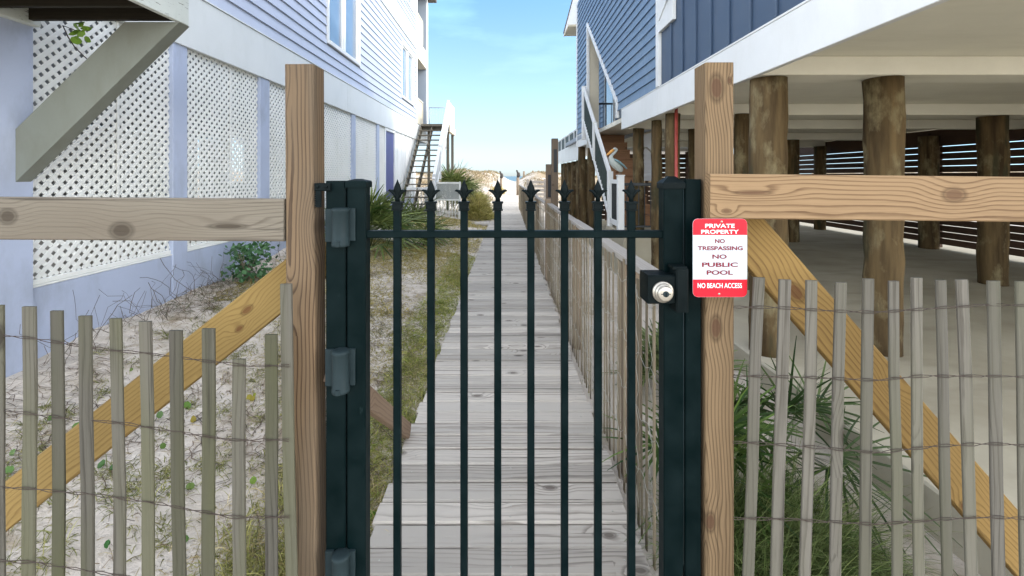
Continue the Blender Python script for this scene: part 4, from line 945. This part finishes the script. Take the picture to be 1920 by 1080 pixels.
def palmetto(x, y, size, nf, label, z=None, elev=(5, 80), ca=(.035, .075, .018), cb=(.10, .16, .05), az=(0, 360), wl=.028, name='palmetto'):
    z = gz(x, y) if z is None else z; o = thing(name, (x, y, z), label, 'palm shrub'); nb = NB(); stm = MB()
    for k in range(nf):
        A = R(random.uniform(*az)); el = R(random.uniform(*elev)); L = size * random.uniform(.5, .85)
        d = Vector((math.cos(A) * math.cos(el), math.sin(A) * math.cos(el), math.sin(el))); c = V(x, y, z) + d * L * .62 + V(0, 0, -.05 * L)
        stm.tube([V(x, y, z - .05), V(x, y, z) + d * L * .33 + V(0, 0, .03 * L), c], [.008, .006, .005], 5)
        dd = d + V(0, 0, -.35); frond_fan(nb, c, dd, size * random.uniform(.42, .6), ca=ca, cb=cb, wl=wl)
    st_ = NB(); sm = stm.build('stem', M['leafstem'], o); nb.build('frond', M['leaf'], o); return o
M['vine'] = paint('dry_vine', (.10, .075, .05), .8, .2)
M['leafstem'] = paint('palm_stem', (.10, .13, .05), .6, .15)
palmetto(-2.75, 8.9, 1.75, 30, 'spiky green palmetto growing against the lattice wall left of the gate bars', ca=(.03, .065, .012), cb=(.24, .29, .09), wl=.046, elev=(15, 88))
palmetto(-2.45, 10.3, 1.5, 20, 'second green palmetto just behind the spiky one, before the white railing', ca=(.03, .065, .012), cb=(.24, .28, .09), wl=.046, elev=(10, 85))
palmetto(-2.15, 17.6, 1.7, 26, 'large palmetto beside the white stair panel, fronds against the sky', z=.9, ca=(.06, .10, .025), cb=(.20, .23, .07), wl=.05)
palmetto(-1.55, 18.6, 1.3, 16, 'arching palmetto between the stair and the yellow bush', z=.6, ca=(.08, .11, .03), cb=(.26, .27, .10), wl=.045)
palmetto(1.35, 3.6, .8, 16, 'striped broadleaf plant seen behind the gate lock beside the slat fence', ca=(.06, .10, .03), cb=(.20, .24, .10), elev=(35, 85), wl=.04, name='yucca_plant')
palmetto(1.16, 2.45, .85, 16, 'dark palmetto filling the gap between the right gate post and the golden brace', ca=(.02, .055, .012), cb=(.095, .15, .03), elev=(25, 85), wl=.02)
palmetto(1.62, 2.75, 1.0, 10, 'thin palmetto with bare arching stems over the slab edge', ca=(.02, .045, .012), cb=(.07, .10, .035), elev=(30, 75), wl=.018)
# pale bush beside the boardwalk
n = 5200; o = thing('dry_bush', (-1.15, 14.8, 0), 'rounded yellow-green bush beside the far boardwalk', 'bush')
nb = NB(); th = RNG.uniform(0, 2 * np.pi, n); u_ = RNG.random(n) ** .6
bs = np.stack([-1.15 + u_ * .55 * np.cos(th), 17.2 + u_ * .9 * np.sin(th), RNG.uniform(.0, .95, n) * (1 - u_ ** 3)], 1)
dr_ = np.stack([np.cos(th) * u_ + RNG.normal(0, .4, n), np.sin(th) * u_ + RNG.normal(0, .4, n), RNG.uniform(.2, 1.2, n)], 1)
nb.blades(bs, dr_, RNG.uniform(.15, .42, n), RNG.uniform(.012, .028, n), .35, cols(n, (.28, .28, .07), (.60, .50, .20), .35), 3); nb.build('foliage', M['grass'], o)
m = MB()
for k in range(14): A = random.uniform(0, 6.28); m.tube([(-1.15, 17.2, -.05), (-1.15 + .25 * math.cos(A), 17.2 + .3 * math.sin(A), .4), (-1.15 + .45 * math.cos(A), 17.2 + .6 * math.sin(A), .8)], [.015, .01, .005], 5)
m.build('stem', M['brownpost'], o)

# long bending grass clump behind the right picket fence
def clump(cx, cy, n, rx, ry, L, lean, label, ca, cb, droop=(.3, .9), wd=(.0025, .005), up=(.6, 1.3), sp=.5):
    nb = NB(); th = RNG.uniform(0, 2 * np.pi, n); u_ = np.sqrt(RNG.random(n)); bx = cx + rx * u_ * np.cos(th); by = cy + ry * u_ * np.sin(th)
    bs = np.stack([bx, by, gh(bx, by) - .01], 1); d = np.stack([RNG.normal(lean[0], sp, n), RNG.normal(lean[1], sp, n), RNG.uniform(*up, n)], 1)
    nb.blades(bs, d, RNG.uniform(.45, 1., n) * L, RNG.uniform(*wd, n), RNG.uniform(*droop, n), cols(n, ca, cb, .35), 5)
    return tag(nb.build('grass_clump', M['grass'], loc=(cx, cy, gz(cx, cy))), label, 'grass')
clump(1.18, 2.05, 4200, .34, .30, .76, (.42, -.1), 'dense dark green clump of long bending grass behind the right picket fence', (.035, .07, .012), (.21, .25, .09), (.25, .95))
clump(1.42, 1.90, 1300, .22, .15, .60, (.75, -.1), 'grey-green grass tuft trailing right below the golden brace', (.06, .08, .03), (.24, .25, .14), (.5, 1.2), up=(.3, 1.0))
clump(1.12, 1.80, 1300, .28, .10, .40, (.5, -.1), 'dead brown grass fringe at the foot of the green clump', (.15, .09, .05), (.36, .25, .15), (.5, 1.1), up=(.1, .7))
clump(.92, 2.0, 900, .12, .25, .5, (.0, 0), 'fresh upright grass tuft right beside the tan gate post', (.05, .10, .015), (.22, .30, .08), (.2, .8))

# ground cover left of the boardwalk
nb = NB()
def patch(n, xr_, yr_, L, ca, cb, wd=(.003, .006), sp=.8, up=(.15, .9), droop=(.3, 1.), mask=None):
    x = RNG.uniform(*xr_, n); y = RNG.uniform(*yr_, n)
    mk = np.sin(x * 2.3 + 1.3 * np.sin(y * 1.1)) + np.sin(y * 1.7 + x * 1.1 + 2) + RNG.normal(0, .6, n)
    k = mk > (mask if mask is not None else -9); x, y = x[k], y[k]; n = len(x)
    d = np.stack([RNG.normal(0, sp, n), RNG.normal(0, sp, n), RNG.uniform(*up, n)], 1)
    nb.blades(np.stack([x, y, gh(x, y) - .005], 1), d, RNG.uniform(.4, 1, n) * L, RNG.uniform(*wd, n), RNG.uniform(*droop, n), cols(n, ca, cb, .35), 3)
yg, yb = (.13, .145, .035), (.34, .28, .12)
G1, G2 = (.13, .18, .02), (.42, .41, .10)
S1, S2 = (.24, .19, .09), (.52, .43, .23)
patch(9000, (-1.02, -.625), (1.5, 4.2), .17, G1, G2, wd=(.0025, .005))
patch(5000, (-.92, -.625), (1.5, 4.2), .20, S1, S2, wd=(.002, .004), up=(.05, .7))
patch(9000, (-1.15, -.63), (4.2, 9.5), .19, G1, G2, wd=(.004, .008))
patch(7000, (-1.4, -.62), (1.42, 2.6), .22, S1, S2, wd=(.002, .004), up=(.02, .5), mask=-.3)
patch(2500, (-1.35, -.62), (1.45, 2.4), .17, G1, G2, wd=(.0025, .005), up=(.05, .6), mask=.2)
patch(42000, (-3.5, -.7), (5.2, 9.5), .16, (.20, .18, .035), (.50, .40, .14), wd=(.005, .010), mask=-.75)
patch(30000, (-3.5, -.7), (9, 16), .2, (.20, .18, .04), (.52, .42, .16), wd=(.010, .018), mask=-.5)
patch(9000, (-2.4, -.7), (3.6, 5.4), .12, (.17, .17, .04), (.44, .35, .14), wd=(.004, .008), mask=.35)
patch(7000, (-3.2, -.7), (3.2, 6.5), .12, (.15, .15, .04), (.40, .32, .14), wd=(.003, .006), mask=.2)
patch(5000, (-3.2, -.7), (2.4, 6.5), .13, (.2, .15, .08), (.42, .33, .19), wd=(.002, .004), sp=1, up=(.01, .3), mask=-.2)
patch(3000, (-3.2, -1.3), (3.0, 6.0), .16, (.07, .085, .02), (.20, .18, .07), mask=.5)
patch(5000, (-3.78, -2.9), (3.6, 9), .30, (.08, .06, .035), (.22, .15, .09), mask=-.4, up=(.2, 1.1))
patch(3000, (-3.78, -3.0), (4.2, 9), .26, (.05, .07, .02), (.14, .15, .05), wd=(.005, .01), mask=.1)
patch(14000, (-3.3, -.75), (1.42, 3.6), .10, (.20, .15, .08), (.46, .37, .22), sp=1, up=(.01, .3), mask=-.1)
patch(7000, (-3.0, -.75), (1.42, 3.4), .13, (.12, .14, .035), (.34, .30, .12), sp=1, up=(.05, .6), mask=.6)
patch(9000, (-3.3, -.7), (1.7, 4.2), .15, (.05, .04, .025), (.20, .15, .09), wd=(.003, .006), sp=1, up=(.01, .25), mask=-.9)
patch(5000, (-3.3, -.7), (1.7, 4.2), .16, (.30, .24, .12), (.56, .46, .26), wd=(.003, .006), sp=1, up=(.02, .35), mask=-.2)
def tufts(k, xr_, yr_, nb_, L, ca, cb, wd, up=(.3, 1.2), rad=.05):
    for q in range(k):
        cx, cy = RNG.uniform(*xr_), RNG.uniform(*yr_); n = int(RNG.integers(nb_ // 2, nb_ * 2)); r_ = rad * RNG.uniform(.5, 1.6)
        x = np.minimum(cx + RNG.normal(0, r_, n), -.625); y = np.maximum(cy + RNG.normal(0, r_, n), 1.42); d = np.stack([RNG.normal(0, .7, n), RNG.normal(0, .7, n), RNG.uniform(*up, n)], 1)
        nb.blades(np.stack([x, y, gh(x, y) - .005], 1), d, RNG.uniform(.4, 1, n) * L * RNG.uniform(.6, 1.3), RNG.uniform(*wd, n), RNG.uniform(.4, 1.2, n), cols(n, ca, cb, .35), 3)
tufts(60, (-1.3, -.66), (1.75, 2.7), 60, .20, (.14, .16, .03), (.44, .40, .14), (.003, .006))
tufts(55, (-1.5, -.66), (1.72, 2.5), 60, .22, (.26, .20, .08), (.58, .48, .25), (.0025, .005), up=(.02, .6))
tufts(170, (-3.4, -.75), (1.8, 5), 46, .17, (.10, .12, .03), (.32, .30, .11), (.003, .007))
tufts(150, (-3.5, -.75), (1.9, 5.5), 50, .18, (.07, .05, .03), (.26, .19, .11), (.002, .005), up=(.02, .6), rad=.09)
tufts(40, (-1.0, -.64), (2.6, 7.5), 60, .20, (.14, .18, .03), (.40, .40, .12), (.004, .008))
patch(1500, (.62, .75), (1.7, 9), .10, G1, G2, mask=.3)
patch(3000, (-2.3, -.7), (16.6, 28), .3, (.28, .24, .09), (.5, .4, .19), wd=(.01, .02), mask=0)
tag(nb.build('ground_cover', M['grass']), kind='stuff')
# dry vine stems creeping over the sand
nb = NB()
n = 5200; x = RNG.uniform(-3.6, -.64, n); y = 1.45 + 7 * RNG.random(n) ** 1.5
for x0, y0 in zip(x, y):
    if math.sin(x0 * 2.1 + y0) + math.sin(y0 * 2.7) + random.gauss(0, .7) < -.2: continue
    a = random.uniform(0, 6.28); p = []; L = random.uniform(.02, .05); w_ = random.uniform(.001, .0028)
    for k in range(6): p.append((x0, y0, gz(x0, y0) + .006 + random.uniform(0, .014))); x0 += L * math.cos(a); y0 += L * math.sin(a); a += random.gauss(0, .5)
    if max(q[0] for q in p) > -.62: continue
    c = random.choice(((.10, .07, .05), (.16, .11, .08), (.06, .05, .035), (.22, .17, .12)))
    pa = np.array(p); t_ = np.gradient(pa, axis=0); sd_ = np.stack([-t_[:, 1], t_[:, 0], 0 * t_[:, 0]], 1); sd_ /= np.linalg.norm(sd_, axis=1, keepdims=True) + 1e-9
    vv = np.stack([pa - sd_ * w_, pa + sd_ * w_], 1).reshape(-1, 3); ff = np.array([[2 * k, 2 * k + 1, 2 * k + 3, 2 * k + 2] for k in range(5)]) + nb.o
    nb.v.append(vv); nb.f.append(ff); nb.c.append(np.repeat(np.array([c]), 12, 0)); nb.o += 12
n = 5000; x = RNG.uniform(-3.3, -.68, n); y = 1.45 + 8 * RNG.random(n) ** 1.4
keep = (np.sin(x * 3 + y * 2) + RNG.normal(0, .8, n)) > .2; x, y = x[keep], y[keep]; n = len(x)
nb.blades(np.stack([x, y, gh(x, y)], 1), np.stack([RNG.normal(0, 1, n), RNG.normal(0, 1, n), RNG.uniform(.1, 1, n)], 1), RNG.uniform(.02, .07, n), RNG.uniform(.004, .012, n), .3, cols(n, (.07, .085, .03), (.20, .17, .09), .3), 2)
tag(nb.build('vine_litter', M['grass']), kind='stuff')
# round beach-pennywort leaves among the pickets
nb = NB(); L = [(92, 780, 1.9, (.07, .16, .02)), (190, 870, 1.75, (.05, .13, .02)), (25, 845, 1.8, (.12, .22, .05)), (15, 880, 1.75, (.10, .2, .04)), (140, 800, 2., (.10, .2, .03)), (205, 1022, 1.62, (.02, .12, .01)), (305, 838, 1.9, (.08, .15, .02)), (350, 760, 2.1, (.10, .2, .02)), (365, 785, 2.05, (.28, .22, .02)),
     (470, 745, 2.15, (.30, .25, .03)), (478, 742, 2.16, (.30, .33, .03)), (474, 900, 1.8, (.16, .26, .02)), (300, 778, 2.0, (.1, .18, .05)), (210, 875, 1.76, (.03, .1, .01)), (352, 1010, 1.64, (.07, .15, .02)), (356, 910, 1.78, (.13, .2, .04)), (700, 965, 1.70, (.12, .26, .03)), (728, 1035, 1.66, (.14, .28, .05)), (832, 676, 2.6, (.08, .2, .03)), (838, 688, 2.6, (.1, .22, .03)), (245, 695, 2.3, (.14, .2, .05)), (228, 690, 2.35, (.10, .17, .05))]
for px, py, Y_, c in L:
    Y_ = 1.42; q = P(px, py, Y_)
    while q.z > gz(q.x, Y_) + .03 and Y_ < 6: Y_ += .01; q = P(px, py, Y_)
    for k in range(random.choice((1, 2, 2))): nb.leaves([tuple(q + V(random.uniform(-.012, .012), 0, random.uniform(-.01, .01)))], [(random.uniform(-.4, .4), -1, random.uniform(.2, 1))], [random.uniform(.010, .018) * min(1.35, Y_ / 1.9)], [tuple(v * .75 for v in c)])
    nb.blades([(q.x, Y_, gz(q.x, Y_))], [(0, 0, 1)], max(.02, q.z - gz(q.x, Y_)), .002, 0, [c], 1)
tag(nb.build('pennywort_leaves', M['leaf']), kind='stuff')
# dry vines climbing the lavender base wall, small shrub against it
m = MB()
for k in range(110):
    y = random.uniform(3.4, 8.8); z = gz(-3.7, y); x = random.uniform(-3.72, -3.3); a = random.uniform(-1, 1); pts = []
    for j in range(random.randint(3, 9)): pts.append((min(x, -3.77 + .02 * 0) if x < -3.77 else x, y, z)); x += random.uniform(-.07, .02); x = max(x, -3.775); y += .10 * math.sin(a) + random.uniform(-.03, .03); z += random.uniform(.01, .10); a += random.gauss(0, .4)
    m.tube(pts, random.uniform(.001, .0026), 4)
tag(m.build('wall_vines', M['vine']), kind='stuff')
nb = NB(); n = 420; cx, cy = -3.45, 5.9
c_ = np.stack([RNG.normal(cx, .13, n), RNG.normal(cy, .16, n), gz(cx, cy) + .05 + RNG.random(n) * .45], 1)
nb.leaves(c_, RNG.normal(0, 1, (n, 3)) + [.3, -.4, .6], RNG.uniform(.012, .026, n), cols(n, (.03, .09, .03), (.10, .20, .09), .3), asp=1.6)
o = thing('wall_shrub', (cx, cy, gz(cx, cy)), 'small leafy green shrub against the lavender base wall', 'shrub'); nb.build('foliage', M['leaf'], o)
m = MB()
for k in range(12): A = random.uniform(0, 6.28); m.tube([(cx, cy, gz(cx, cy) - .03), (cx + .06 * math.cos(A), cy + .06 * math.sin(A), gz(cx, cy) + .2), (cx + .15 * math.cos(A), cy + .15 * math.sin(A), gz(cx, cy) + .42)], [.006, .004, .002], 5)
m.build('stem', M['brownpost'], o)
# leafy sprig hanging at the landing
q = P(152, 62, 3.36); o = thing('hanging_sprig', tuple(q), 'bright green leafy sprig hanging in front of the lattice under the landing', 'vine'); nb = NB(); n = 16
nb.leaves(np.array(tuple(q)) + RNG.normal(0, 1, (n, 3)) * [.035, .01, .035], RNG.normal(0, .4, (n, 3)) + [0, -1, .3], RNG.uniform(.012, .03, n), cols(n, (.10, .22, .02), (.22, .36, .06), .2), asp=1.5); nb.build('foliage', M['leaf'], o)
m = MB(); m.tube([P(118, 48, 3.40), P(128, 70, 3.36), P(140, 88, 3.4), P(155, 103, 3.45), P(168, 115, 3.5)], .004, 5); m.tube([P(118, 48, 3.40), P(150, 60, 3.36)], .003, 5); m.build('stem', M['wire'], o)
# dune grass
nb = NB(); n = 46000
x = np.concatenate([RNG.uniform(-14, -.8, n // 2), RNG.uniform(1.4, 16, n // 2)]); y = RNG.uniform(28, 56, n)
k = np.sin(x * 1.3 + y) + np.sin(y * .7 + x * .5) + RNG.normal(0, .6, n) > -.1; x, y = x[k], y[k]; n = len(x)
nb.blades(np.stack([x, y, gh(x, y) - .02], 1), np.stack([RNG.normal(.2, .4, n), RNG.normal(0, .4, n), np.ones(n)], 1), RNG.uniform(.12, .4, n), RNG.uniform(.025, .06, n), .3, cols(n, (.13, .11, .04), (.34, .24, .13), .3), 2)
tag(nb.build('dune_grass', M['grass']), kind='stuff')
clump(-.62, 33.2, 900, .4, .5, .75, (.1, 0), 'yellow sea-oat tuft at the foot of the left carved post', (.38, .32, .08), (.55, .42, .14), (.2, .6), (.012, .03))
